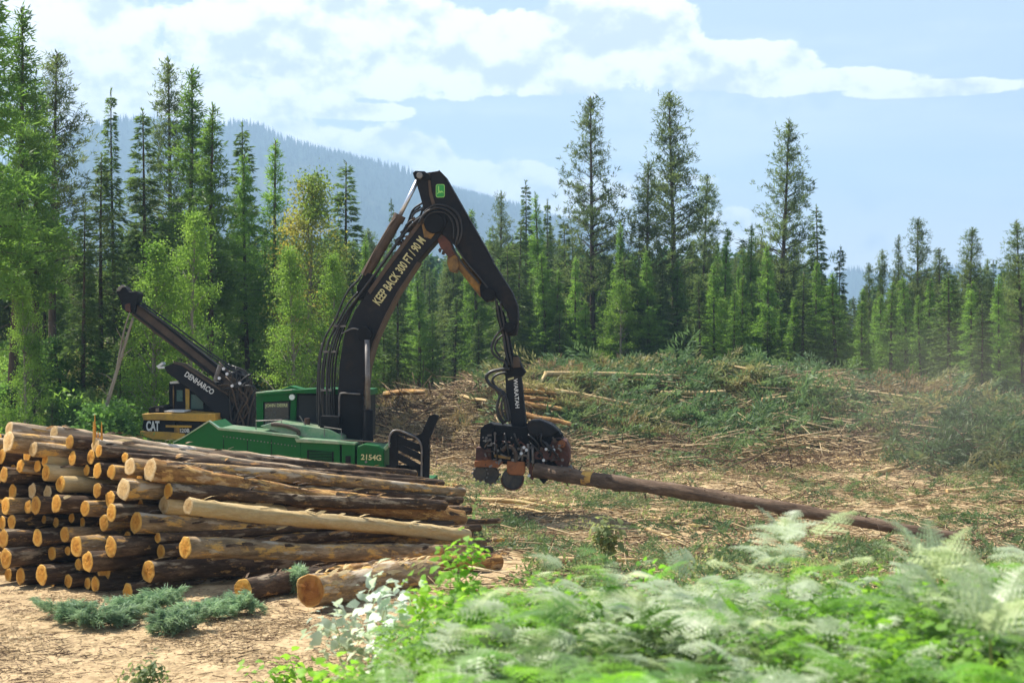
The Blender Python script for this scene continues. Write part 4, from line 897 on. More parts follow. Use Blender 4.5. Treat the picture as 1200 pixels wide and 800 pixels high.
# cut boughs lying in front of the pile
def pine_bough(label, pts, seed, size):
    r = np.random.default_rng(seed); o = None; P = []; D = []; mb = MB()
    pl = [Vector(p) for p in pts]
    mb.tube(pl, (.018, .006), 5, 3)
    segs = []
    for i in range(len(pl) - 1):
        for t in np.linspace(0, 1, 5)[:-1]: segs.append((pl[i].lerp(pl[i + 1], t), (pl[i + 1] - pl[i]).normalized()))
    for p, d in segs:
        for q in range(7):
            a = r.normal(0, 1.3) ; dr = Vector((d.x, d.y, 0)); dr.rotate(Matrix.Rotation(a, 3, 'Z')); l = size * r.uniform(.4, 1.1); e = p + dr * l; e.z = H1(e.x, e.y) + r.uniform(.04, .30)
            mb.tube([p, (p + e) / 2 + Vector((0, 0, .05)), e], (.006, .003), 3, 1)
            for v in np.linspace(.25, 1, 7):
                c = p.lerp(e, v); c.z += .05 * math.sin(v * 3); m = 20
                P.append(np.array(c) + r.normal(0, .022, (m, 3))); dd = r.normal(0, .34, (m, 3)) + np.array(dr) * 1.0; dd[:, 2] += .15; D.append(dd)
    P = np.concatenate(P); D = np.concatenate(D); n = len(P); V, T = tri_spray(P, D, r.uniform(.06, .125, n), r.uniform(.008, .015, n), r)
    me = arr_mesh('needles', V, T, M['cut_pine']); root = empty('pine_bough', pl[0], label=label, category='pine bough', group='cut pine boughs on the soil')
    m1 = mb.mesh('stem', M['twig_dark']); m1.transform(Matrix.Translation(-pl[0])); me.transform(Matrix.Translation(-pl[0])); obj('stem', m1, root); obj('needles', me, root)
def g(px, py, l=.05): p = hit(px, py, l, 12, 40); return p
pine_bough('left cut pine bough on the soil in front of the pile', [g(62, 722), g(90, 728), g(118, 733), g(150, 728)], 1, .26)
pine_bough('middle dense cut pine bough in front of the low pale-ended log', [g(205, 702, .1), g(185, 712, .1), g(160, 720, .08), g(125, 724)], 2, .30)
pine_bough('thin low pine sprig below the middle bough', [g(230, 735), g(205, 740), g(185, 738)], 3, .2)
pine_bough('right cut pine bough reaching toward the splintered log face', [g(298, 712, .1), g(270, 718, .08), g(240, 720, .08), g(215, 724)], 4, .24)
pine_bough('dark green sprig hanging between the low logs left of the round face', [g(352, 668, .35), g(346, 676, .3), g(338, 684, .2)], 5, .13)

# ================================================================ MACHINES
class Frame:
    """a machine's own upright frame: origin on the ground, x forward, y to its left; traces read from the photo are laid in a real vertical plane y = const"""
    def __init__(s, ox, oy, deg): s.o = Vector((ox, oy, H1(ox, oy))); s.t = math.radians(deg); s.f = Vector((math.cos(s.t), math.sin(s.t), 0)); s.l = Vector((-math.sin(s.t), math.cos(s.t), 0))
    def at(s, px, py, y=0.0):
        p0 = s.o + s.l * y; k = (px - 600) / F
        t = (k * p0.y - p0.x) / (s.f.x - k * s.f.y); Yw = p0.y + t * s.f.y
        return (t, 4 - (py - 400) / F * Yw - s.o.z)
    def poly(s, pts, y=0.0): return [s.at(a, b, y) for a, b in pts]
    def p3(s, px, py, y=0.0): a = s.at(px, py, y); return Vector((a[0], y, a[1]))
def text_mesh(name, body, size, mat, parent, loc, rot, bold=.0, sx=1.0, shear=0.0, depth=.004):
    cu = bpy.data.curves.new(name, 'FONT'); cu.body = body; cu.size = size; cu.align_x = 'CENTER'; cu.align_y = 'CENTER'; cu.extrude = depth; cu.offset = bold; cu.shear = shear; cu.resolution_u = 3
    t = bpy.data.objects.new('tmp', cu); C.objects.link(t); dg = bpy.context.evaluated_depsgraph_get(); me = bpy.data.meshes.new_from_object(t.evaluated_get(dg)); bpy.data.objects.remove(t)
    me.name = name; me.materials.clear(); me.materials.append(mat); me.transform(Matrix.Diagonal((sx, 1, 1, 1)))
    o = obj(name, me, parent); o.location = loc; o.rotation_euler = rot; return o
def flat_rot(a): # text in the x-z plane facing -y, baseline turned by a
    return (Matrix.Rotation(0, 3, 'Z') @ Matrix.Rotation(-a, 3, 'Y') @ Matrix.Rotation(math.pi / 2, 3, 'X')).to_euler()

E = Frame(-4.75, 37.0, -4)
root = empty('log_processor_machine', E.o, E.t, label='green and black tracked processor machine with tall bent black boom', category='excavator')
def P_(name, mat, pts, y0, y1, ref=None, par=root, bevel=.015, **k):
    mb = MB(); mb.prism(E.poly(pts, y0 if ref is None else ref), y0, y1); return mb.build(name, M[mat], par, bevel=bevel, **k)
# tracks and car body (low behind the logs)
x0, x1 = -2.35, 2.35
for yc in (-1.2, 1.2):
    tr = MB(); prof = []
    for i in range(13): a = math.pi / 2 + math.pi * i / 12; prof.append((x0 + .42 + .42 * math.cos(a), .44 + .42 * math.sin(a)))
    for i in range(13): a = -math.pi / 2 + math.pi * i / 12; prof.append((x1 - .42 + .42 * math.cos(a), .44 + .42 * math.sin(a)))
    tr.prism(prof, yc - .26, yc + .26); t = tr.build('track', M['rubber'], root, bevel=.02)
    m2 = MB()
    for i in range(22):
        x = x0 + .45 + (x1 - x0 - .9) * i / 21
        for z in (.87, .02): m2.box((x, yc, z), (.14, .62, .05))
    m2.build('track_shoes', M['steel'], t, kind='stuff')
    m3 = MB()
    for i in range(6): m3.cyl((x0 + .8 + i * .6, yc - .30, .22), (x0 + .8 + i * .6, yc + .30, .22), .13, n=12)
    m3.build('roller', M['black'], t)
MB().box((0, 0, .75), (2.4, 1.9, .5)).build('car_body', M['black'], root, bevel=.05)
MB().cyl((0, 0, 1.0), (0, 0, 1.16), .75, n=28).build('slew_ring', M['steel'], root)
# rear hood: big green fairing with peaked rim; rim and dusty deck painted pale as if sunlit
hood = P_('rear_hood', 'green', [(203, 519), (216, 512), (245, 494), (256, 503), (300, 507), (352, 513), (352, 572), (203, 572)], -1.40, .1, ref=-1.40)
P_('deck_sheet', 'green_lit', [(258, 501), (300, 505.5), (350, 511), (350, 514), (300, 508), (258, 504)], -1.2, .05, ref=-1.2, par=hood, bevel=.004)
P_('hood_rim', 'green_lit', [(256, 500.5), (300, 504.5), (348, 510), (351, 513), (300, 507.5), (256, 503.2)], -1.46, -1.3, ref=-1.4, par=hood, bevel=.005)  # pale strips paint the bright lit edge of the hood
P_('hood_rim', 'green_lit', [(203, 517.5), (216, 510.8), (245, 492.4), (257, 501), (256, 503), (245, 494.2), (216, 512.4), (203, 519)], -1.44, -1.3, ref=-1.4, par=hood, bevel=.004)
P_('deck', 'green_lit', [(305, 499), (322, 494), (385, 503), (402, 511), (402, 518), (340, 518), (330, 508)], -.9, .9, ref=-.9)
mb = MB(); mb.tube([E.p3(x, y, -1.0) for x, y in ((318, 497), (335, 499), (350, 506), (344, 513), (330, 512))], .05, 8); mb.build('exhaust_guard', M['brown_cyl'], root, smooth=True)
mb = MB()
for px in (262, 290, 318): mb.box(E.p3(px, 540, -1.405), (.012, .012, 1.1))
mb.build('panel_seams', M['black'], hood, kind='stuff')
mb = MB()
for i in range(22): p = E.p3(262 + i * 4, 511 + i * .55, -1.41); mb.cyl(p, p + Vector((0, -.015, 0)), .016, n=6)
mb.build('bolt_heads', M['steel'], hood, kind='stuff')
for pts in ([(300, 503), (300, 493), (330, 492), (330, 500)], [(380, 512), (380, 500), (400, 503), (400, 514)]): MB().tube([E.p3(x, y, -.95) for x, y in pts], .016, 6, 1).build('hand_rail', M['steel'], root)
MB().cyl(E.p3(360, 503, -.3), E.p3(360, 490, -.3), .07, n=12).build('exhaust_stack', M['rust'], root)
# engine side, three doors
side = P_('engine_side', 'green', [(350, 515), (398, 517), (399, 570), (350, 570)], -1.38, -.2, ref=-1.38)
P_('side_ledge', 'green_lit', [(346, 513), (398, 516.5), (417, 518.5), (417, 521), (398, 520), (348, 517.5)], -1.46, -.3, ref=-1.38, bevel=.01)
P_('grille_frame', 'black', [(360, 527), (391, 529), (391, 547), (360, 546)], -1.395, -1.385, ref=-1.385, bevel=0, par=side)
mb = MB()
for i in range(10):
    z0 = E.at(362, 528.2 + i * 1.8, -1.4); z1 = E.at(389, 530 + i * 1.75, -1.4); mb.box(((z0[0] + z1[0]) / 2, -1.405, (z0[1] + z1[1]) / 2), (z1[0] - z0[0], .012, .014))
mb.build('louvre', M['green'], side, kind='stuff')
P_('engine_door', 'green', [(400.5, 518), (416, 519.5), (416, 570), (400.5, 570)], -1.40, -.3, ref=-1.38)
P_('door_latch', 'black', [(405, 534), (411, 534), (411, 544), (405, 544)], -1.43, -1.39, ref=-1.4, bevel=.004)
fd = P_('front_box', 'green', [(418, 523), (426, 520), (444, 522), (450, 527), (450, 572), (418, 570)], -1.42, -.35, ref=-1.42, bevel=.04)
a, b = E.at(435, 536, -1.43); text_mesh('model_number', '2154G', .19, M['yellow_print'], fd, (a, -1.432, b), flat_rot(-.04), .004, 1.0)
for (px, py, rr_) in ((429, 541, .03), (429, 547, .035), (445, 555, .05)): a, b = E.at(px, py, -1.43); MB().cyl((a, -1.45, b), (a, -1.42, b), rr_, n=10).build('door_bolt', M['steel'], fd)
mb = MB()
for i in range(6): a, b = E.at(430 + i * 3, 556, -1.43); mb.box((a, -1.428, b), (.012, .012, .20))
mb.build('vent_bars', M['black'], fd, kind='stuff')
P_('deck_skirt', 'green', [(350, 570), (500, 566), (500, 574), (350, 580)], -1.35, .9, ref=-1.35)
MB().tube([E.p3(x, y, -1.2) for x, y in ((372, 517), (405, 516), (440, 518), (470, 519.5))], .018, 6, 3).build('hand_rail', M['brown_cyl'], root)
# ladder cage at the front
gl = empty('step_guard', (0, 0, 0)); gl.parent = root
Pg = lambda name, mat, pts, y0=-1.36, y1=-1.22, bv=.008: P_(name, mat, pts, y0, y1, ref=-1.36, par=gl, bevel=bv)
Pg('side_plate', 'black', [(456, 512), (463, 505), (466, 506), (466, 566), (456, 566)])
Pg('top_plate', 'black', [(457, 513), (462, 504.5), (467, 503.5), (479, 507), (487, 510.5), (494, 507.5), (503, 487), (508, 485), (514, 487), (513, 491), (503, 515), (503, 545), (502, 570), (496, 570), (495, 524), (490, 516), (478, 512), (466, 509), (461, 512)], -1.38, -1.20)
for i, (ya, yb) in enumerate(((513, 524), (521.5, 534.5), (533, 547))):
    Pg('guard_bar', 'black', [(466, ya - 2.5), (494, yb - 2), (494, yb + 6.5), (466, ya + 6.0)], -1.35, -1.26)
Pg('guard_bar', 'black', [(466, 549), (484, 553), (484, 566), (466, 566)], -1.35, -1.26)
Pg('guard_post', 'black', [(483, 546), (496, 545), (496, 570), (483, 570)], -1.35, -1.18)
mb = MB(); mb.tube([E.p3(x, y, -1.42) for x, y in ((456, 524), (457, 510), (464, 504), (480, 509), (490, 515), (494, 524), (494, 545), (494, 566))], .026, 6); mb.build('guard_rail', M['steel'], gl, smooth=True)
P_('bracket', 'green_lit', [(449, 525), (456, 517), (458, 519), (452, 528)], -1.38, -1.25, ref=-1.38)
P_('front_frame', 'black', [(452, 545), (494, 545), (494, 572), (452, 572)], -1.1, -.9, ref=-1.1)
# cab on the far side
cy0, cy1 = .35, 1.45
cabp = empty('cab', (0, 0, 0)); cabp.parent = root
Pc = lambda name, mat, pts, y0=cy0, y1=cy1, bv=.012: P_(name, mat, pts, y0, y1, ref=cy0, par=cabp, bevel=bv)
Pc('cab_shell', 'black', [(309, 463), (432, 462), (432, 512), (309, 512)], cy0 + .04, cy1)
Pc('cab_post', 'green', [(300, 464), (308, 460), (309, 512), (301, 512)], cy0, cy0 + .12)
Pc('cab_post', 'green', [(341, 460), (348, 461), (346, 512), (339, 512)], cy0, cy0 + .12)
Pc('cab_head_rail', 'green', [(302, 461), (345, 458), (345, 469), (306, 471)], cy0 - .003, cy0 + .10)
Pc('cab_roof', 'green', [(302, 459.5), (345, 456.5), (372, 455), (434, 456), (434, 463), (345, 460), (302, 463)], cy0 - .12, cy1 + .08)
Pc('roof_hatch', 'green', [(325, 457), (337, 452.5), (350, 456)], cy0 + .3, cy1 - .2)
Pc('roof_edge', 'green_lit', [(301, 459.2), (344, 455.8), (344, 457.2), (301, 461)], cy0 - .14, cy1 - .1)
wnd = Pc('window', 'glass', [(310, 472), (338, 471), (338, 509), (310, 509)], cy0 + .02, cy0 + .035, 0)
Pc('window_mesh', 'mesh', [(350, 463), (428, 463), (428, 509), (350, 509)], cy0 + .01, cy0 + .035, 0)
a, b = E.at(324, 475, cy0); text_mesh('maker_lettering', 'JOHN DEERE', .115, M['yellow_print'], wnd, (a, cy0 + .012, b), flat_rot(.02), .002, .9)
a, b = E.at(343, 465, cy0); MB().cyl((a, cy0 - .10, b), (a, cy0 - .02, b), .075, n=14).build('work_lamp', M['white_print'], cabp)
P_('toolbox', 'black', [(376, 487), (398, 488), (397, 512), (374, 511)], -.75, -.35, ref=-.75)
MB().tube([E.p3(351, 487, -.6), E.p3(361, 503, -.6)], .018, 5, 1).build('antenna', M['steel'], root)
# boom
bw = .34
boom_pts = [(395, 517), (396, 455), (398, 425), (403, 393), (416, 363), (431, 341), (452, 311), (477, 277), (495, 254), (504, 246), (514, 245), (522, 251), (524, 259), (521, 268), (512, 281), (490, 306), (466, 342), (451, 371), (438, 400), (430, 430), (426, 470), (424, 517)]
bm = P_('boom', 'boom', boom_pts, -bw, bw, ref=-bw, bevel=.03)
mb = MB(); ins = [(430, 352), (452, 323), (478, 288), (497, 262), (511, 258), (505, 275), (482, 306), (459, 341), (446, 366), (434, 391)]
P_('boom_tip_patch', 'yellow_dirty', [(494, 262), (505, 252), (516, 253), (514, 268), (505, 280), (497, 278)], -bw - .012, -bw + .01, ref=-bw, par=bm, bevel=.006)
P_('boom_edge', 'brown_cyl', [(431, 341), (452, 311), (477, 277), (495, 254), (498, 257), (480, 281), (455, 315), (434, 345)], -bw - .02, bw + .02, ref=-bw, par=bm, bevel=.006)
P_('boom_edge', 'brown_cyl', [(425.2, 475), (428.8, 432), (437, 401), (450, 371.5), (465, 342.5), (489, 306.5), (490.5, 307.4), (466.8, 343.2), (451.8, 372.4), (438.8, 402), (430.6, 432.4), (427, 475)], -bw - .015, bw + .015, ref=-bw, par=bm, bevel=.003)
A = E.p3(441, 355.5, -bw - .012); Bv = E.p3(495.5, 279.5, -bw - .012); ang = math.atan2(Bv.z - A.z, Bv.x - A.x)
tlen = (Bv - A).length; mid = (A + Bv) / 2 + Vector((.0, 0, .0))
tx = text_mesh('warning_lettering', 'KEEP BACK 300 FT / 90 M', .32, M['yellow_print'], bm, (mid.x, -bw - .012, mid.z), flat_rot(ang), .006, .6)
wdt = max(v.co.x for v in tx.data.vertices) - min(v.co.x for v in tx.data.vertices); tx.data.transform(Matrix.Diagonal((tlen / wdt, 1, 1, 1)))
a, b = E.at(428, 392, -bw); lug = MB().cyl((a, -bw - .16, b), (a, bw + .16, b), .20, n=18).build('boom_lug', M['black'], bm, bevel=.02)
mb = MB(); mb.tube([E.p3(x, y, -bw - .05) for x, y in ((400, 391), (412, 385), (420, 386), (427, 392))], .018, 5); mb.build('grease_line', M['steel'], bm)
P_('boom_foot_plate', 'black', [(399, 462), (402, 460), (423, 461), (426, 466), (425, 517), (397, 517)], -bw - .10, -bw - .03, ref=-bw - .1, bevel=.02)
MB().tube([E.p3(x, y, -bw - .13) for x, y in ((397, 515), (397.5, 480), (398, 463), (402, 460.5), (412, 461), (422, 461.5))], .022, 6, 4).build('foot_rail', M['steel'], root)
for yy in (-.62, .62):
    rod = MB().cyl(E.p3(430, 398, yy), E.p3(431.5, 486, yy), .065, n=14).build('boom_cylinder_rod', M['steel'], root, smooth=True)
    MB().cyl(E.p3(431.5, 480, yy), E.p3(431, 566, yy), .135, n=16).build('boom_cylinder', M['black'], root, smooth=True, bevel=.01)
# stick
sw = .27
stick_pts = [(489, 204), (515, 200), (521, 207), (547, 253), (577, 306), (600, 342), (606.5, 358), (607.5, 374), (605, 393), (594, 394), (592, 386), (597, 378), (594, 366), (583, 351), (566, 331), (549, 310), (533, 288), (521, 277), (507, 268), (499, 256), (494, 236), (488, 215)]
st = P_('stick', 'boom', stick_pts, -sw, sw, ref=-sw, bevel=.025)
P_('stick_edge', 'boom', [(514.5, 199.2), (521.7, 206.6), (547.8, 252.6), (577.8, 305.6), (577, 306.3), (547, 253.3), (521, 207.4), (514, 200.3)], -sw - .01, sw + .01, ref=-sw, par=st, bevel=0)
P_('stick_head_bracket', 'black', [(484, 203), (487, 200.5), (498, 201), (504, 206), (505, 212), (497, 210), (486, 209.5)], -sw - .06, sw + .06, ref=-sw, par=st, bevel=.012)
P_('stick_rib', 'brown_cyl', [(501, 203), (504, 203), (506, 225), (512, 245), (508, 246), (503, 228)], -sw - .03, -sw + .01, ref=-sw, par=st, bevel=.006)
bx, bz = E.at(516, 223.7, -sw); h = .17; w_ = .115
def rrect(w, h, r, n=5):
    return [(sx * (w - r) + r * math.cos(a0 + i * math.pi / 2 / n), sz * (h - r) + r * math.sin(a0 + i * math.pi / 2 / n)) for sx, sz, a0 in ((1, 1, 0), (-1, 1, math.pi / 2), (-1, -1, math.pi), (1, -1, 1.5 * math.pi)) for i in range(n + 1)]
bd = MB().prism([(bx + x, bz + z) for x, z in rrect(w_, h, .05)], -sw - .010, -sw).build('badge', M['logo_yellow'], st)
MB().prism([(bx + x, bz + z) for x, z in rrect(w_ - .016, h - .016, .04)], -sw - .014, -sw - .004).build('badge_field', M['logo_green'], bd)
deer = [(-.055, .125), (-.03, .125), (-.026, .02), (-.005, -.01), (.04, .0), (.075, -.025), (.088, -.065), (.07, -.05), (.045, -.04), (.01, -.055), (-.03, -.05), (-.07, -.085), (-.085, -.08), (-.052, -.03), (-.06, .03)]
MB().prism([(bx + x, bz + z) for x, z in deer], -sw - .020, -sw - .010).build('badge_emblem', M['logo_yellow'], bd)
for (px, py, r_) in ((509, 262, .26), (597, 384, .14), (573, 345, .17), (492, 206, .08)):
    a, b = E.at(px, py, -bw); MB().cyl((a, -bw - .08, b), (a, bw + .08, b), r_, n=20).build('pin', M['black' if r_ > .1 else 'steel'], st, bevel=.015)
# stick cylinders
for yy in (-.17, .19):
    MB().cyl(E.p3(428, 323, yy), E.p3(468, 254, yy), .135, n=16).build('stick_cylinder', M['brown_cyl'], root, smooth=True, bevel=.01)
    MB().cyl(E.p3(466, 258, yy), E.p3(490, 210, yy), .055, n=12).build('stick_cylinder_rod', M['chrome'], root, smooth=True)
    MB().cyl(E.p3(465, 260, yy), E.p3(469, 252, yy), .16, n=16).build('cylinder_gland', M['brown_cyl'], root)
    MB().tube([E.p3(x, y, yy - .16) for x, y in ((425, 322), (440, 292), (458, 262), (464, 255))], .022, 5, 1).build('cylinder_pipe', M['brown_cyl'], root)
P_('cylinder_lug', 'black', [(418, 335), (428, 318), (436, 322), (440, 335), (428, 347), (418, 352)], -.30, .30, ref=-.3)
P_('tool_cylinder_lug', 'yellow_dirty', [(525, 297), (537, 299), (538, 312), (534, 319), (527, 318), (524, 308)], -.22, .22, ref=-.2)
MB().cyl(E.p3(538, 306, -.05), E.p3(568, 344, -.05), .15, n=16).build('tool_cylinder', M['yellow_dirty'], root, smooth=True, bevel=.01)
P_('tool_cylinder_bracket', 'black', [(565, 329), (574, 331), (578, 343), (576, 352), (569, 354), (563, 347), (562, 336)], -.24, .24, ref=-.24)
P_('rusty_link', 'rust', [(517, 272), (528, 284), (534, 298), (526, 302), (516, 290), (512, 280)], -.25, .25, ref=-.25)
P_('lower_link', 'black', [(580, 352), (590, 366), (595, 384), (600, 408), (604, 430), (597, 434), (592, 415), (588, 392), (582, 372)], -.14, .14, ref=-.14)
# hoses
hs = [([(374, 512), (374, 455), (375, 425), (380, 398), (394, 372), (402, 352), (410, 338), (418, 330), (424, 322)], -.35), ([(379, 510), (379, 450), (381, 422), (386, 398), (398, 374), (408, 356), (420, 342)], -.30),
      ([(384, 508), (383, 440), (388, 405), (402, 372), (420, 347), (445, 313), (470, 278), (486, 260), (500, 250)], -.38), ([(388, 508), (386, 440), (391, 405), (405, 370), (424, 344), (449, 309), (474, 274), (492, 256)], -.18),
      ([(391, 508), (389, 440), (394, 404), (408, 368), (428, 338), (451, 304), (476, 270), (490, 258), (497, 240)], 0), ([(393, 508), (392, 445), (397, 404), (411, 366), (431, 334), (455, 299), (478, 266), (484, 250), (493, 242)], .15),
      ([(382, 500), (377, 470), (378, 430), (384, 402), (390, 390), (396, 381), (401, 383)], -.1), ([(372, 505), (372, 455), (374, 420), (378, 402)], .1), ([(386, 500), (385, 425), (392, 392), (399, 381), (404, 374), (412, 361)], .28),
      ([(480, 268), (484, 252), (492, 246), (497, 244)], -.3), ([(478, 262), (484, 246), (495, 238)], .2), ([(466, 285), (474, 268), (480, 260), (484, 258)], -.33)]
for pts, yy in hs: MB().tube([E.p3(x, y, yy) for x, y in pts], .030, 6, 5).build('hose', M['hose'], root, smooth=True)
loops = [([(492, 258), (500, 246), (512, 240), (526, 243), (537, 252), (541, 268), (538, 282), (533, 288)], -.40, .03), ([(490, 262), (499, 249), (512, 243.5), (524, 246.5), (534, 256), (537, 270), (534, 286)], -.44, .028), ([(495, 262), (503, 251), (514, 248), (524, 251), (531, 262), (532, 280)], -.40, .026),
         ([(582, 352), (585, 372), (590, 392), (592, 410), (597, 428)], -.28, .03), ([(586, 352), (589, 372), (594, 394), (597, 412), (601, 430)], -.30, .026), ([(592, 383), (584, 390), (577, 402), (577, 412), (584, 420), (592, 424), (594, 432)], -.30, .032), ([(590, 392), (583, 398), (580, 408), (586, 418)], -.2, .028),
         ([(597, 432), (586, 433), (575, 436), (570, 442), (574, 450), (584, 457), (590, 464), (593, 478), (596, 494)], -.30, .045), ([(594, 436), (582, 439), (577, 446), (583, 455), (591, 460), (595, 472), (598, 492)], -.24, .032),
         ([(588, 459), (584, 470), (583, 480), (587, 490), (592, 495)], -.30, .032), ([(592, 462), (588, 472), (589, 484), (594, 494)], -.34, .030), ([(580, 456), (585, 462), (582, 476), (584, 488), (590, 497)], -.2, .026),
         ([(532, 285), (545, 305), (556, 318), (566, 330), (576, 343), (582, 354)], -.33, .026), ([(530, 290), (542, 309), (553, 322), (562, 332)], -.31, .03)]
for pts, yy, r_ in loops: MB().tube([E.p3(x, y, yy) for x, y in pts], r_, 6, 5).build('hose', M['hose'], root, smooth=True)
for yy in (-.3, 0, .25):
    for (px, py) in ((386, 412), (381, 457), (398, 382)): a, b = E.at(px, py, yy); MB().box((a, yy, b), (.34, .07, .05)).build('hose_clamp', M['steel'], root)
mb = MB()
for i in range(46):
    t = random.random(); x = 470 + 26 * t + random.uniform(-6, 6); y = 285 - 36 * t + random.uniform(-5, 7); p = E.p3(x, y, random.uniform(-.36, .3)); mb.box(p, (random.uniform(.05, .16), .06, random.uniform(.04, .10)), Matrix.Rotation(random.uniform(-1, 1), 3, 'Y'))
for i in range(24): p = E.p3(random.uniform(514, 531), random.uniform(270, 300), random.uniform(-.3, .2)); mb.box(p, (random.uniform(.05, .15), .05, random.uniform(.04, .10)), Matrix.Rotation(random.uniform(-1, 1), 3, 'Y'))
mb.build('hose_fittings', M['brown_cyl'], root, kind='stuff')

# ------------------------------------------------ the processor head
hp = empty('processor_head', E.o, E.t, label='dark processor head with rusty red housings gripping a tree stem', category='processor head')
def Q(name, mat, pts, y0, y1, par=hp, bevel=.012, ref=None, **k):
    mb = MB(); mb.prism(E.poly(pts, y0 if ref is None else ref), y0, y1); return mb.build(name, M[mat], par, bevel=bevel, **k)
Q('rotator', 'black', [(592, 418), (606, 416), (612, 430), (616, 436), (612, 441), (592, 440), (588, 434)], -.22, .22)
Q('rotator_cap', 'brown_cyl', [(601, 418), (608, 418), (610, 430), (601, 431)], -.24, -.05)
arm = Q('hanger_arm', 'boom', [(592, 440), (610, 438), (612, 452), (617, 502), (600, 503), (593, 460)], -.20, .20)
a, b = E.at(605, 461, -.21); text_mesh('maker_lettering', 'WARATAH', .145, M['white_print'], arm, (a, -.212, b), flat_rot(-math.pi / 2 + .07), .003, 1.05)
Q('arm_decal', 'yellow_print', [(595, 443.5), (602, 441.5), (602.3, 443.5), (595.5, 445.5)], -.206, -.19, par=arm, bevel=0)
fr = Q('main_frame', 'black', [(566, 501), (572, 496), (589, 498), (600, 500), (617, 500), (621, 493), (632, 492), (646, 497), (655, 505), (660, 514), (662, 540), (650, 548), (600, 545), (562, 540), (563, 520)], -.42, .42, bevel=.03)
MB().tube([E.p3(x, y, -.44) for x, y in ((621, 493), (632, 491.5), (645, 496.5), (652, 501))], .014, 5, 2).build('worn_edge', M['steel'], hp)
Q('hood', 'rust', [(617, 496), (623, 492.5), (632, 492), (645, 497), (654, 505), (645, 511), (632, 513), (620, 509)], -.52, -.42, bevel=.03).data.materials[0] = M['boom']
Q('side_plate', 'black', [(563, 503), (568, 497), (575, 495), (580, 498), (577, 507), (575, 525), (568, 527), (562, 522)], -.52, -.42)
for (px, py) in ((570, 513), (574, 515), (580, 508)): a, b = E.at(px, py, -.54); MB().cyl((a, -.56, b), (a, -.50, b), .035, n=8).build('bolt', M['steel'], hp)
MB().tube([E.p3(x, y, -.55) for x, y in ((580, 506), (580, 520), (579, 532))], .022, 6, 2).build('pipe', M['steel'], hp)
Q('measuring_box', 'rust', [(558, 524), (575, 524), (576, 541), (557, 541)], -.50, -.1)
Q('left_guard', 'orange_steel', [(556, 540), (572, 538), (590, 541), (584, 548), (570, 547), (556, 547)], -.54, .1)
for (px, py, r_, yy) in ((563, 554, .20, -.35), (575, 556, .24, -.30)):
    a, b = E.at(px, py, yy); fw = MB().cyl((a, yy - .16, b), (a, yy + .16, b), r_ * .9, n=18).build('feed_roller', M['rubber'], hp, bevel=.02)
    mb = MB()
    for i in range(12): t = i * math.pi / 6; mb.box((a + r_ * math.cos(t), yy, b + r_ * math.sin(t)), (.04, .28, .04), Matrix.Rotation(-t, 3, 'Y'))
    mb.build('roller_lug', M['steel'], fw, kind='stuff')
a, b = E.at(601, 560, -.4); MB().cyl((a, -.58, b), (a, -.32, b), .28, n=28).build('lower_roller', M['rubber'], hp, bevel=.03)
mb = MB(); mb.tube([(a + .285 * math.cos(t), -.60, b + .285 * math.sin(t)) for t in np.linspace(math.pi * .95, math.pi * 2.05, 14)], .018, 5, 1); mb.build('roller_rim', M['rust'], hp)
Q('motor_housing', 'orange_steel', [(594, 540), (615, 541), (615, 555), (612, 557), (597, 556), (594, 553)], -.62, -.3, bevel=.02)
mb = MB(); mb.tube([E.p3(x, y, -.60) for x, y in ((588, 528), (594, 523), (601, 525), (605, 534), (603, 541))], .05, 8); mb.build('curved_pipe', M['brown_cyl'], hp, smooth=True)
Q('cross_bar', 'yellow_dirty', [(579, 532), (598, 535.5), (598, 538.5), (579, 535.5)], -.60, -.5)
for (p0, p1) in (((606, 526), (622, 524)), ((608, 532), (618, 534)), ((619, 520), (619, 548)), ((624, 522), (625, 546)), ((611, 523), (612, 540))):
    MB().cyl(E.p3(*p0, -.56), E.p3(*p1, -.56), .035, n=8).build('hydraulic_pipe', M['steel'], hp, smooth=True)
for (px, py) in ((614, 524), (617, 527), (637, 539), (640, 526), (649, 527), (620, 557), (611, 531)): a, b = E.at(px, py, -.6); MB().cyl((a, -.63, b), (a, -.56, b), .04, n=8).build('fitting', M['chrome'], hp)
Q('delimb_knife', 'black', [(630, 540), (640, 541), (644, 552), (643, 561), (637, 567), (632, 561), (631, 551)], -.55, -.40)
Q('delimb_knife', 'rust', [(619, 542), (627, 543), (628, 556), (624, 563), (620, 559)], -.56, -.35)
Q('red_housing', 'rust', [(646, 514), (656, 512), (664, 517), (668, 526), (668, 540), (664, 552), (655, 547), (648, 540), (645, 526)], -.50, .45, bevel=.05).data.materials[0] = M['rust']
mb = MB(); a, b = E.at(658, 520, -.52)
mb.cyl((a, -.56, b), (a, -.46, b), .10, n=16); mb.build('knuckle', M['orange_steel'], hp)
Q('red_arm', 'rust', [(626, 530), (646, 520), (652, 530), (650, 540), (636, 538), (626, 538)], -.54, -.42)
Q('grip_tip', 'orange_steel', [(630, 545), (640, 547), (647, 551), (643, 556), (633, 554)], -.60, -.35)
Q('grip_tip', 'steel', [(663, 548), (669, 545), (672, 551), (667, 553)], -.5, -.2)
mb = MB()
for i in range(60): p = E.p3(random.uniform(585, 660), random.uniform(508, 545), -.45); p.y = random.uniform(-.56, -.44); mb.box(p, (random.uniform(.04, .16), .06, random.uniform(.03, .10)), Matrix.Rotation(random.uniform(-1, 1), 3, 'Y'))
mb.build('valve_block', M['black'], hp, kind='stuff', bevel=.006)
rg = random.Random(31)
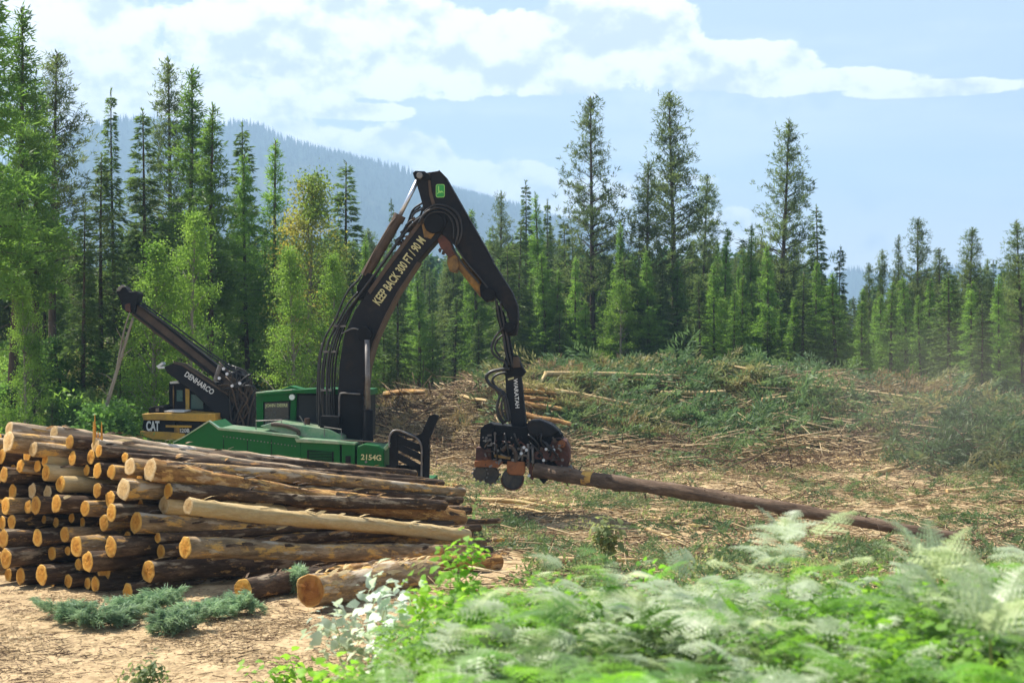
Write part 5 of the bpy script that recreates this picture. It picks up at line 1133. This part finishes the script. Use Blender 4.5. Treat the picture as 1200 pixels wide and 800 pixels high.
for nm, mt_, cnt_ in (('valve_fittings', 'steel', 34), ('rusty_brackets', 'rust', 26), ('muddy_brackets', 'brown_cyl', 26)):
    mb = MB()
    for i in range(cnt_):
        p = E.p3(rg.uniform(566, 662), rg.uniform(512, 546), -.5); p.y = rg.uniform(-.64, -.54); k = rg.random()
        if k < .5: mb.box(p, (rg.uniform(.02, .09), .04, rg.uniform(.02, .12)), Matrix.Rotation(rg.uniform(-1.5, 1.5), 3, 'Y'))
        elif k < .8: mb.cyl(p, p + Vector((0, -.04, 0)), rg.uniform(.015, .04), n=8)
        else: mb.cyl(p, p + Vector((rg.uniform(-.25, .25), 0, rg.uniform(-.2, .2))), .018, n=6)
    mb.build(nm, M[mt_], hp, kind='stuff')
for q in range(9):
    x, y = rg.uniform(575, 650), rg.uniform(506, 528); MB().tube([E.p3(x, y, -.5), E.p3(x + rg.uniform(-8, 8), y - 6, -.66), E.p3(x + rg.uniform(2, 12), y + 6, -.66), E.p3(x + rg.uniform(2, 16), y + 14, -.5)], .022, 6, 4).build('hose', M['hose'], hp, smooth=True)
for i in range(3): Q('daylight_slit_plate', 'steel', [(571, 509 + 6 * i), (576, 508.5 + 6 * i), (576, 510.5 + 6 * i), (571, 511 + 6 * i)], -.535, -.5, bevel=0)  # pale steel plates painted in as daylight showing through slits in the frame

# ------------------------------------------------ yellow delimber machine behind
E2 = E; E = Frame(-10.6, 46.0, 0); yr = empty('delimber_machine', E.o, 0, label='yellow tracked machine with long black boom raised to the left', category='excavator')
Y2 = lambda name, mat, pts, y0, y1, par=yr, bevel=.015, **k: P_(name, mat, pts, y0, y1, ref=y0, par=par, bevel=bevel, **k)
for yc in (-1.15, 1.25):
    tr = MB(); prof = []
    for i in range(13): a = math.pi / 2 + math.pi * i / 12; prof.append((-2.1 + .4 + .4 * math.cos(a), .42 + .4 * math.sin(a)))
    for i in range(13): a = -math.pi / 2 + math.pi * i / 12; prof.append((2.1 - .4 + .4 * math.cos(a), .42 + .4 * math.sin(a)))
    tr.prism(prof, yc - .25, yc + .25); tr.build('track', M['rubber'], yr, bevel=.02)
MB().box((0, 0, .7), (2.2, 1.8, .6)).build('car_body', M['black'], yr, bevel=.04)
Y2('deck_beam', 'yellow', [(166, 485), (182, 484), (252, 485), (252, 497), (246, 494), (182, 492), (168, 492)], -1.35, 1.3)
cw = Y2('counterweight', 'black', [(168, 492), (205, 494), (205, 508), (166, 506)], -1.28, 1.2)
Y2('lower_rail', 'yellow', [(164, 505), (196, 506), (216, 508), (216, 515), (180, 515), (164, 509)], -1.36, 1.2)
Y2('side_panel', 'black', [(207, 494), (250, 496), (250, 520), (207, 516)], -1.25, 1.1)
Y2('mid_rail', 'yellow', [(194, 498), (224, 498.5), (224, 501), (194, 500.5)], -1.34, -1.25, bevel=.006)
Y2('step', 'yellow_dirty', [(204, 501), (210, 501), (210, 508), (204, 508)], -1.34, -1.25, bevel=.006)
a, b = E.at(179, 499.5, -1.3); text_mesh('maker_lettering', 'CAT', .42, M['white_print'], cw, (a, -1.30, b), flat_rot(0), .016, .50)
a, b = E.at(215.5, 504.5, -1.3); text_mesh('model_number', '320B', .17, M['white_print'], yr, (a, -1.265, b), flat_rot(0), .006, .95)
Y2('engine_hood', 'black', [(174, 478), (181, 476), (192, 476.5), (193, 484), (174, 485)], -1.1, .8)
Y2('deck_plate', 'white_print', [(189, 481), (216, 481.5), (216, 483), (189, 482.5)], -1.1, .4, bevel=.003)
a, b = E.at(184.5, 480, -1.1); MB().box((a, -1.12, b), (.10, .03, .10)).build('reflector', M['steel'], yr)
cb = Y2('cab', 'black', [(198, 449), (206, 446), (258, 448), (262, 484), (198, 484)], -.1, 1.2)
Y2('cab_post', 'yellow', [(217, 455), (222, 456), (222, 483), (217.5, 483)], -.16, -.09, par=cb, bevel=.006)
Y2('cab_post', 'yellow_dirty', [(202.5, 452), (203.8, 452), (203.8, 481), (202.5, 481)], -.15, -.09, par=cb, bevel=.003)
Y2('cab_sill', 'yellow', [(217, 480), (248, 483), (248, 486), (217, 486)], -.16, -.09, par=cb, bevel=.006)
Y2('window', 'glass_green', [(207, 457), (214, 457), (214, 470), (207, 470)], -.13, -.095, par=cb, bevel=0)
Y2('window', 'glass_green', [(224, 462), (238, 464), (238, 479), (224, 479)], -.13, -.095, par=cb, bevel=0)
Y2('roof_lamp', 'white_print', [(199, 447), (208, 446), (210, 449), (199, 449.5)], -.2, .1, par=cb, bevel=.005)
# lower boom housing and telescoping rails
lb = Y2('boom_housing', 'boom', [(192, 430), (204, 425), (214, 427), (266, 462), (274, 478), (268, 494), (255, 487), (222, 456), (196, 437)], -.55, -.05, bevel=.03)
Y2('housing_edge', 'brown_cyl', [(204, 424), (214, 426), (268, 461.5), (267.4, 463.5), (213, 428.5), (203.4, 426)], -.6, 0, par=lb, bevel=.005)
a, b = E.at(233.5, 449, -.56); text_mesh('maker_lettering', 'DENHARCO', .24, M['white_print'], lb, (a, -.562, b), flat_rot(-.60), .005, .82)
Y2('boom_nose_plate', 'white_print', [(183, 429), (190, 424), (191, 426.5), (187, 429.5), (198, 429), (199, 431.5), (186, 432)], -.5, -.1, bevel=.003)
rl = Y2('telescopic_boom', 'brown_cyl', [(154, 358), (161, 357), (262, 436), (268, 447), (262, 452), (154, 369)], -.30, .0, bevel=.02)
Y2('boom_rail', 'black', [(160, 355.5), (163, 355.5), (266, 437), (264, 440)], -.36, .06, par=rl, bevel=.006)
Y2('boom_rail', 'boom', [(156, 364.5), (262, 446.5), (260, 449), (155, 367)], -.34, .04, par=rl, bevel=.006)
MB().tube([E.p3(x, y, -.4) for x, y in ((164, 358), (200, 383), (240, 412), (270, 432), (284, 440))], .03, 6, 3).build('hose', M['hose'], yr)
MB().tube([E.p3(x, y, -.2) for x, y in ((164, 353), (200, 378), (240, 408), (268, 428), (282, 436))], .03, 6, 3).build('hose', M['hose'], yr)
hd = Y2('delimbing_head', 'black', [(136, 342), (139, 336), (144, 334), (149, 339), (151, 342), (160, 341), (163, 344), (161, 352), (159, 356), (158, 366), (150, 367), (143, 361), (141, 352)], -.5, .1, bevel=.03)
Y2('head_knife', 'rust', [(146, 357), (152, 355), (153, 366), (147, 364)], -.56, -.45, par=hd, bevel=.01)
Y2('head_edge', 'steel', [(136, 341), (139, 335.6), (144, 333.6), (147, 336), (143, 337), (140, 341)], -.54, -.4, par=hd, bevel=.006)
# knuckle: main boom and the tangle of hoses
Y2('main_boom', 'black', [(256, 505), (262, 470), (268, 440), (280, 432), (292, 450), (297, 470), (294, 508), (275, 508)], -.35, .35, bevel=.04)
Y2('knuckle_plate', 'brown_cyl', [(258, 455), (268, 441), (282, 446), (284, 462), (272, 474), (262, 470)], -.45, -.35, bevel=.02)
rg = random.Random(12)
for i in range(30):
    a0 = (rg.uniform(250, 278), rg.uniform(424, 470)); a1 = (rg.uniform(268, 296), rg.uniform(488, 508)); mdl = (rg.uniform(268, 300), rg.uniform(436, 482)); yy = rg.uniform(-.7, .2)
    MB().tube([E.p3(*a0, yy), E.p3(*mdl, yy - .1), E.p3((mdl[0] + a1[0]) / 2 + rg.uniform(-4, 4), (mdl[1] + a1[1]) / 2, yy), E.p3(*a1, yy)], rg.uniform(.022, .036), 5, 4).build('hose', M[rg.choice(['hose', 'hose', 'brown_cyl'])], yr, smooth=True)
for (px, py) in ((257, 443), (262, 432), (266, 438), (272, 452), (281, 449)): a, b = E.at(px, py, -.75); MB().cyl((a, -.78, b), (a, -.7, b), .05, n=8).build('fitting', M['chrome'], yr)
MB().cyl(E.p3(252, 446, -.6), E.p3(258, 428, -.6), .07, n=10).build('small_cylinder', M['steel'], yr)
Y2('torn_panel', 'brown_cyl', [(284, 452), (291, 449), (297, 458), (294, 462), (289, 457)], -.5, -.4, bevel=.004)
Y2('deck_box', 'green_lit', [(256, 506), (300, 506), (300, 509), (256, 509)], -1.2, .4, bevel=.004)
E = E2
# leaning pale sapling in front of the bank
_b = ray(113, 520, 42.5); _b.z = H1(_b.x, _b.y); sp_ = empty('leaning_sapling', _b, label='pale bare sapling leaning up behind the logs to the black boom tip', category='dead sapling')
base = sp_.location.copy(); Yb = base.y
def sp3(px, py, dy=0): return ray(px, py, Yb + dy) - base
MB().tube([Vector((0, 0, 0)), sp3(115, 512), sp3(124, 478), sp3(134, 445), sp3(142, 418), sp3(148, 398), sp3(156, 372)], (.075, .035), 7, 4).build('trunk', M['trunk_pale'], sp_, smooth=True)
MB().tube([sp3(137, 432), sp3(142, 405), sp3(146, 385), sp3(152, 366)], (.045, .02), 6, 4).build('fork', M['trunk_pale'], sp_, smooth=True)
for a_, b_, c_ in (((133, 447), (125, 440), (116, 437)), ((140, 420), (148, 414), (155, 408)), ((128, 465), (121, 458), (117, 452)), ((146, 400), (140, 392), (136, 384))): MB().tube([sp3(*a_), sp3(*b_, -.3), sp3(*c_, -.5)], (.018, .006), 4, 3).build('branch', M['trunk_pale'], sp_)

# ================================================================ FOREGROUND FERNS AND LEAVES
def frond_tpl(seed, np_=13, q=5, droop=.55, wdt=.36):
    """a bracken frond, one unit long: two rows of pinnae, each with saw-like pinnules"""
    r = np.random.default_rng(seed); V = []; T = []
    def rach(s): return np.array([s * (1 - .12 * s), 0, .42 * s - droop * s * s])
    for i in range(np_):
        s = .10 + .88 * (i / (np_ - 1)); c = rach(s); l = wdt * (1.02 - s) ** .8 * min(1, .6 + s * 2.5) + .02
        for sg in (-1, 1):
            d = np.array([.42, sg * .9, -.12 + r.normal(0, .10)]); d /= np.linalg.norm(d); u = np.cross(d, [0, 0, 1]); u /= np.linalg.norm(u); b = l / q * .80
            lf = r.normal(0, .10)
            for j in range(q):
                p = c + d * l * (j / q) + np.array([0, 0, -.10 * l * (j / q) ** 2]); pl = l * .26 * (1 - j / q) + .006
                for s2 in (-1, 1):
                    k = len(V); V += [p, p + d * b, p + d * b * .9 + u * s2 * pl + np.array([0, 0, lf * pl])]; T.append((k, k + 1, k + 2))
    k = len(V); e = [rach(x) for x in (0, .33, .66, 1)]
    for a in range(3): V += [e[a] + [0, .006, 0], e[a] - [0, .006, 0], e[a + 1]]; T.append((len(V) - 3, len(V) - 2, len(V) - 1))
    return np.array(V), np.array(T)
FT = [frond_tpl(i, droop=dp) for i, dp in enumerate((.35, .55, .75, .45))]
def fern_edge(x, y): return x > np.interp(y, [5, 6, 8, 10, 12, 14, 17], [-1.0, -1.05, -1.25, -1.35, -1.1, -.4, 1.1])
def fern_area(n, seed, dens=None, y0=4.6, y1=15.5):
    r = np.random.default_rng(seed); o = []; t = 0
    while t < n:
        y = r.uniform(y0, y1, n * 3); x = r.uniform(-.18, .40, n * 3) * y; ok = fern_edge(x, y) & (r.random(n * 3) < (1 if dens is None else dens(x, y))); o.append(np.stack([x[ok], y[ok]], -1)); t += ok.sum()
    return np.concatenate(o)[:n]
def ferns(name, n, seed, mat, dens, h0, h1, s0, s1, label):
    P = fern_area(n, seed, dens); r = np.random.default_rng(seed + 1); h = np.interp(P[:, 1], [5, 9, 13, 16], [1.0, 1.1, 1.1, .7])
    z = HT(P[:, 0], P[:, 1]) + h * (r.uniform(h0, h1, n) * (.58 + .60 * vnoise(P[:, 0] * 1.7, P[:, 1] * 1.1, 55)))
    yaw = r.random(n) * 6.283
    V, T = scatter(FT, np.column_stack([P, z]), yaw, r.normal(.0, .22, n), r.normal(0, .3, n), r.uniform(s0, s1, n))
    obj(name, arr_mesh(name, V, T, M[mat]), kind='stuff', label=label)
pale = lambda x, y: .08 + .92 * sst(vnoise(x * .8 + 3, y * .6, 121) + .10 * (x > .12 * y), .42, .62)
ferns('bracken_fronds', 3000, 131, 'fern', lambda x, y: .3 + .7 * sst(vnoise(x * .8, y * .6, 125), .3, .6), .35, 1.0, .26, .52, 'green bracken fronds filling the foreground bank')
ferns('glare_bracken_fronds', 900, 133, 'fern_glare', pale, .6, 1.12, .26, .50, 'bracken fronds tinted pale with painted sky glare in the foreground')
def leaf_tpl(seed, n=9, sz=.075):
    """a leafy sprig of broad pointed leaves"""
    r = np.random.default_rng(seed); V = []; T = []
    for i in range(n):
        s = i / n; p = np.array([.02 * r.normal(), .02 * r.normal(), s * .30]); a = i * 2.4 + r.normal(0, .3); d = np.array([math.cos(a), math.sin(a), .25 - .5 * r.random()]); d /= np.linalg.norm(d); u = np.cross(d, [0, 0, 1.]); u /= np.linalg.norm(u); l = sz * r.uniform(.9, 1.7); q = p + d * .05
        k = len(V); V += [q, q + d * l * .35 + u * l * .36 + [0, 0, .01], q + d * l * .35 - u * l * .36 + [0, 0, .01], q + d * l * .72 + u * l * .26, q + d * l * .72 - u * l * .26, q + d * l * 1.1 - [0, 0, .02]]
        T += [(k, k + 1, k + 2), (k + 1, k + 3, k + 2), (k + 2, k + 3, k + 4), (k + 3, k + 5, k + 4)]
    return np.array(V), np.array(T)
LT = [leaf_tpl(i) for i in range(4)]
def leaves(name, n, seed, mat, dens, h0, h1, s0, s1, label, y0=4.6, y1=15.5):
    P = fern_area(n, seed, dens, y0, y1); r = np.random.default_rng(seed + 1); h = np.interp(P[:, 1], [5, 9, 13, 16], [1.0, 1.1, 1.1, .7])
    V, T = scatter(LT, np.column_stack([P, HT(P[:, 0], P[:, 1]) + h * r.uniform(h0, h1, n)]), r.random(n) * 6.283, r.normal(0, .3, n), r.normal(0, .3, n), r.uniform(s0, s1, n))
    obj(name, arr_mesh(name, V, T, M[mat]), kind='stuff', label=label)
leaves('lime_leaves', 1300, 141, 'lime', lambda x, y: sst(vnoise(x * .9 + 9, y * .7, 143) + .14 * (x < .06 * y), .50, .66), .35, .92, .40, .70, 'bright lime broad leaves among the foreground ferns')
leaves('lower_leaves', 4200, 145, 'fir', None, .0, .62, .5, .95, 'leaves coloured dark as painted shade beneath the foreground ferns')  # dark needle colour paints the shade in the gaps under the fronds
# plants that stand clear of the rest
def leafy_plant(label, X_, Y_, h, mat, seed, n=26, sz=1.3, cat='leafy plant', lean=(0, 0)):
    r = np.random.default_rng(seed); z0 = H1(X_, Y_); o = empty('leafy_plant', (X_, Y_, z0), 0, label=label, category=cat)
    V = []; T = []; mb = MB(); b = 0; Ps = []
    for s in range(4):
        e = Vector((lean[0] * h + r.normal(0, .16), lean[1] * h + r.normal(0, .12), h * r.uniform(.7, 1))); mb.tube([(0, 0, 0), e * .5 + Vector((r.normal(0, .04), 0, .05)), e], (.008, .004), 4, 3)
        for q in range(n // 4): Ps.append(np.array(e * r.uniform(.45, 1)) + r.normal(0, .07, 3))
    Ps = np.array(Ps); m = len(Ps); V, T = scatter(LT, Ps, r.random(m) * 6.28, r.normal(0, .5, m), r.normal(0, .5, m), sz * r.uniform(.6, 1.1, m))
    mb.build('stem', M['weed'], o); obj('leaves', arr_mesh('leaves', V, T, M[mat]), o)
def pxX(px, Y_): return (px - 600) / F * Y_
leafy_plant('pale-leaved plant blurred in front of the large round log face', pxX(420, 13.5), 13.5, 1.5, 'pale_leaf', 3, 30, 1.2)
leafy_plant('pale-leaved plant right of the large round log face', pxX(465, 12.5), 12.5, 1.25, 'pale_leaf', 4, 24, 1.2)
leafy_plant('bright lime plant overlapping the right ends of the logs', pxX(552, 12.5), 12.5, 1.7, 'lime', 5, 40, .9)
leafy_plant('low lime plant at the left end of the ferns', pxX(505, 11), 11, 1.2, 'lime', 6, 50, .85)
leafy_plant('lime plant at the bottom of the photo left of the ferns', pxX(400, 9.5), 9.5, 1.1, 'lime', 7, 50, .8)
leafy_plant('small green sprig at the bottom edge on the bare soil', pxX(330, 15.8), 15.8, .28, 'lime', 8, 16, 1.0)
leafy_plant('small green sprig at the bottom left on the bare soil', pxX(180, 16.3), 16.3, .18, 'weed', 9, 16, .9)
leafy_plant('green weed among the fallen poles in mid clearing', pxX(715, 25), 25, .95, 'weed', 10, 30, 1.5)
leafy_plant('lime leaf tip in front of the ferns at middle right', pxX(772, 12), 12, 1.3, 'lime', 11, 14, .7)
leafy_plant('bluish weed at the foot of the black guard', pxX(492, 33), 33, .9, 'bough_blue', 12, 30, 1.8)
leafy_plant('green weed between the guard and the log ends', pxX(540, 29.5), 29.5, .9, 'bough_blue', 13, 30, 1.5)
def fern_plant(label, px, py, Y_, seed, mat, n=5, size=.6, up=1.0):
    r = np.random.default_rng(seed); X_ = pxX(px, Y_); z0 = H1(X_, Y_); zt = 4 - (py - 400) / F * Y_; o = empty('fern', (X_, Y_, z0), 0, label=label, category='fern'); h = zt - z0 - .25 * size * up
    mb = MB(); mb.tube([(0, 0, 0), (.02, 0, h * .5), (0, 0, h)], (.010, .006), 5, 3); mb.build('stem', M['weed'], o)
    V, T = scatter(FT, np.tile([[0, 0, h]], (n, 1)), np.linspace(0, 5.2, n) + r.normal(0, .3, n) + seed, r.normal(-.9 * up, .2, n), r.normal(0, .2, n), size * r.uniform(.8, 1.1, n)); obj('frond', arr_mesh('frond', V, T, M[mat]), o)
fern_plant('tall pale fern tip standing up against the held stem', 920, 622, 10.5, 1, 'fern_glare', 5, .5, .9)
fern_plant('pale fern crown rising at the right side of the foreground', 1095, 655, 9.0, 2, 'fern_glare', 5, .6, 1.0)
fern_plant('pale fern at the bottom right corner', 1160, 720, 6.5, 3, 'fern_glare', 6, .55, .8)

# ================================================================ AIR
hm, nt, out = newmat('haze_air')
v = nt.nodes.new('ShaderNodeVolumePrincipled'); v.inputs['Color'].default_value = (.48, .72, 1, 1); v.inputs['Density'].default_value = .00046; v.inputs['Anisotropy'].default_value = .1
nt.links.new(v.outputs[0], out.inputs[1])
# dust hanging over the right of the clearing
dm, nt, out = newmat('dust_air')
v = nt.nodes.new('ShaderNodeVolumePrincipled'); v.inputs['Color'].default_value = (.92, .84, .74, 1)
tc = nt.nodes.new('ShaderNodeTexCoord'); ln = nt.nodes.new('ShaderNodeVectorMath'); ln.operation = 'LENGTH'; nt.links.new(tc.outputs['Object'], ln.inputs[0])
m1 = nt.nodes.new('ShaderNodeMapRange'); m1.interpolation_type = 'SMOOTHSTEP'; m1.inputs[1].default_value = 1; m1.inputs[2].default_value = 0; m1.inputs[3].default_value = 0; m1.inputs[4].default_value = .032; nt.links.new(ln.outputs['Value'], m1.inputs[0])
m2 = nt.nodes.new('ShaderNodeMath'); m2.operation = 'MULTIPLY'; nt.links.new(m1.outputs[0], m2.inputs[0]); nt.links.new(ramp(nt, nnoise(nt, 2.2, 3, .6), [(.35, (.25, .25, .25)), (.7, (1, 1, 1))]), m2.inputs[1]); nt.links.new(m2.outputs[0], v.inputs['Density'])
nt.links.new(v.outputs[0], out.inputs[1]); dm.cycles.volume_step_rate = 4
b = MB()
for i in range(9):
    for k in range(16):
        a0 = math.pi * i / 8; a1 = 2 * math.pi * k / 16; b.v.append((math.sin(a0) * math.cos(a1), math.sin(a0) * math.sin(a1), math.cos(a0)))
b.f = [(i * 16 + k, (i + 1) * 16 + k, (i + 1) * 16 + (k + 1) % 16, i * 16 + (k + 1) % 16) for i in range(8) for k in range(16)]
d_ = b.build('dust', dm, kind='stuff', label='faint brown dust drifting over the right of the clearing'); d_.location = (13.5, 44, 2.4); d_.scale = (6.5, 6, 4.2)
zlo = -34; b = MB(); b.box((0, 0, (470 + zlo) / 2), (7700, 7700, 470 - zlo)); b.build('haze', hm, kind='stuff')
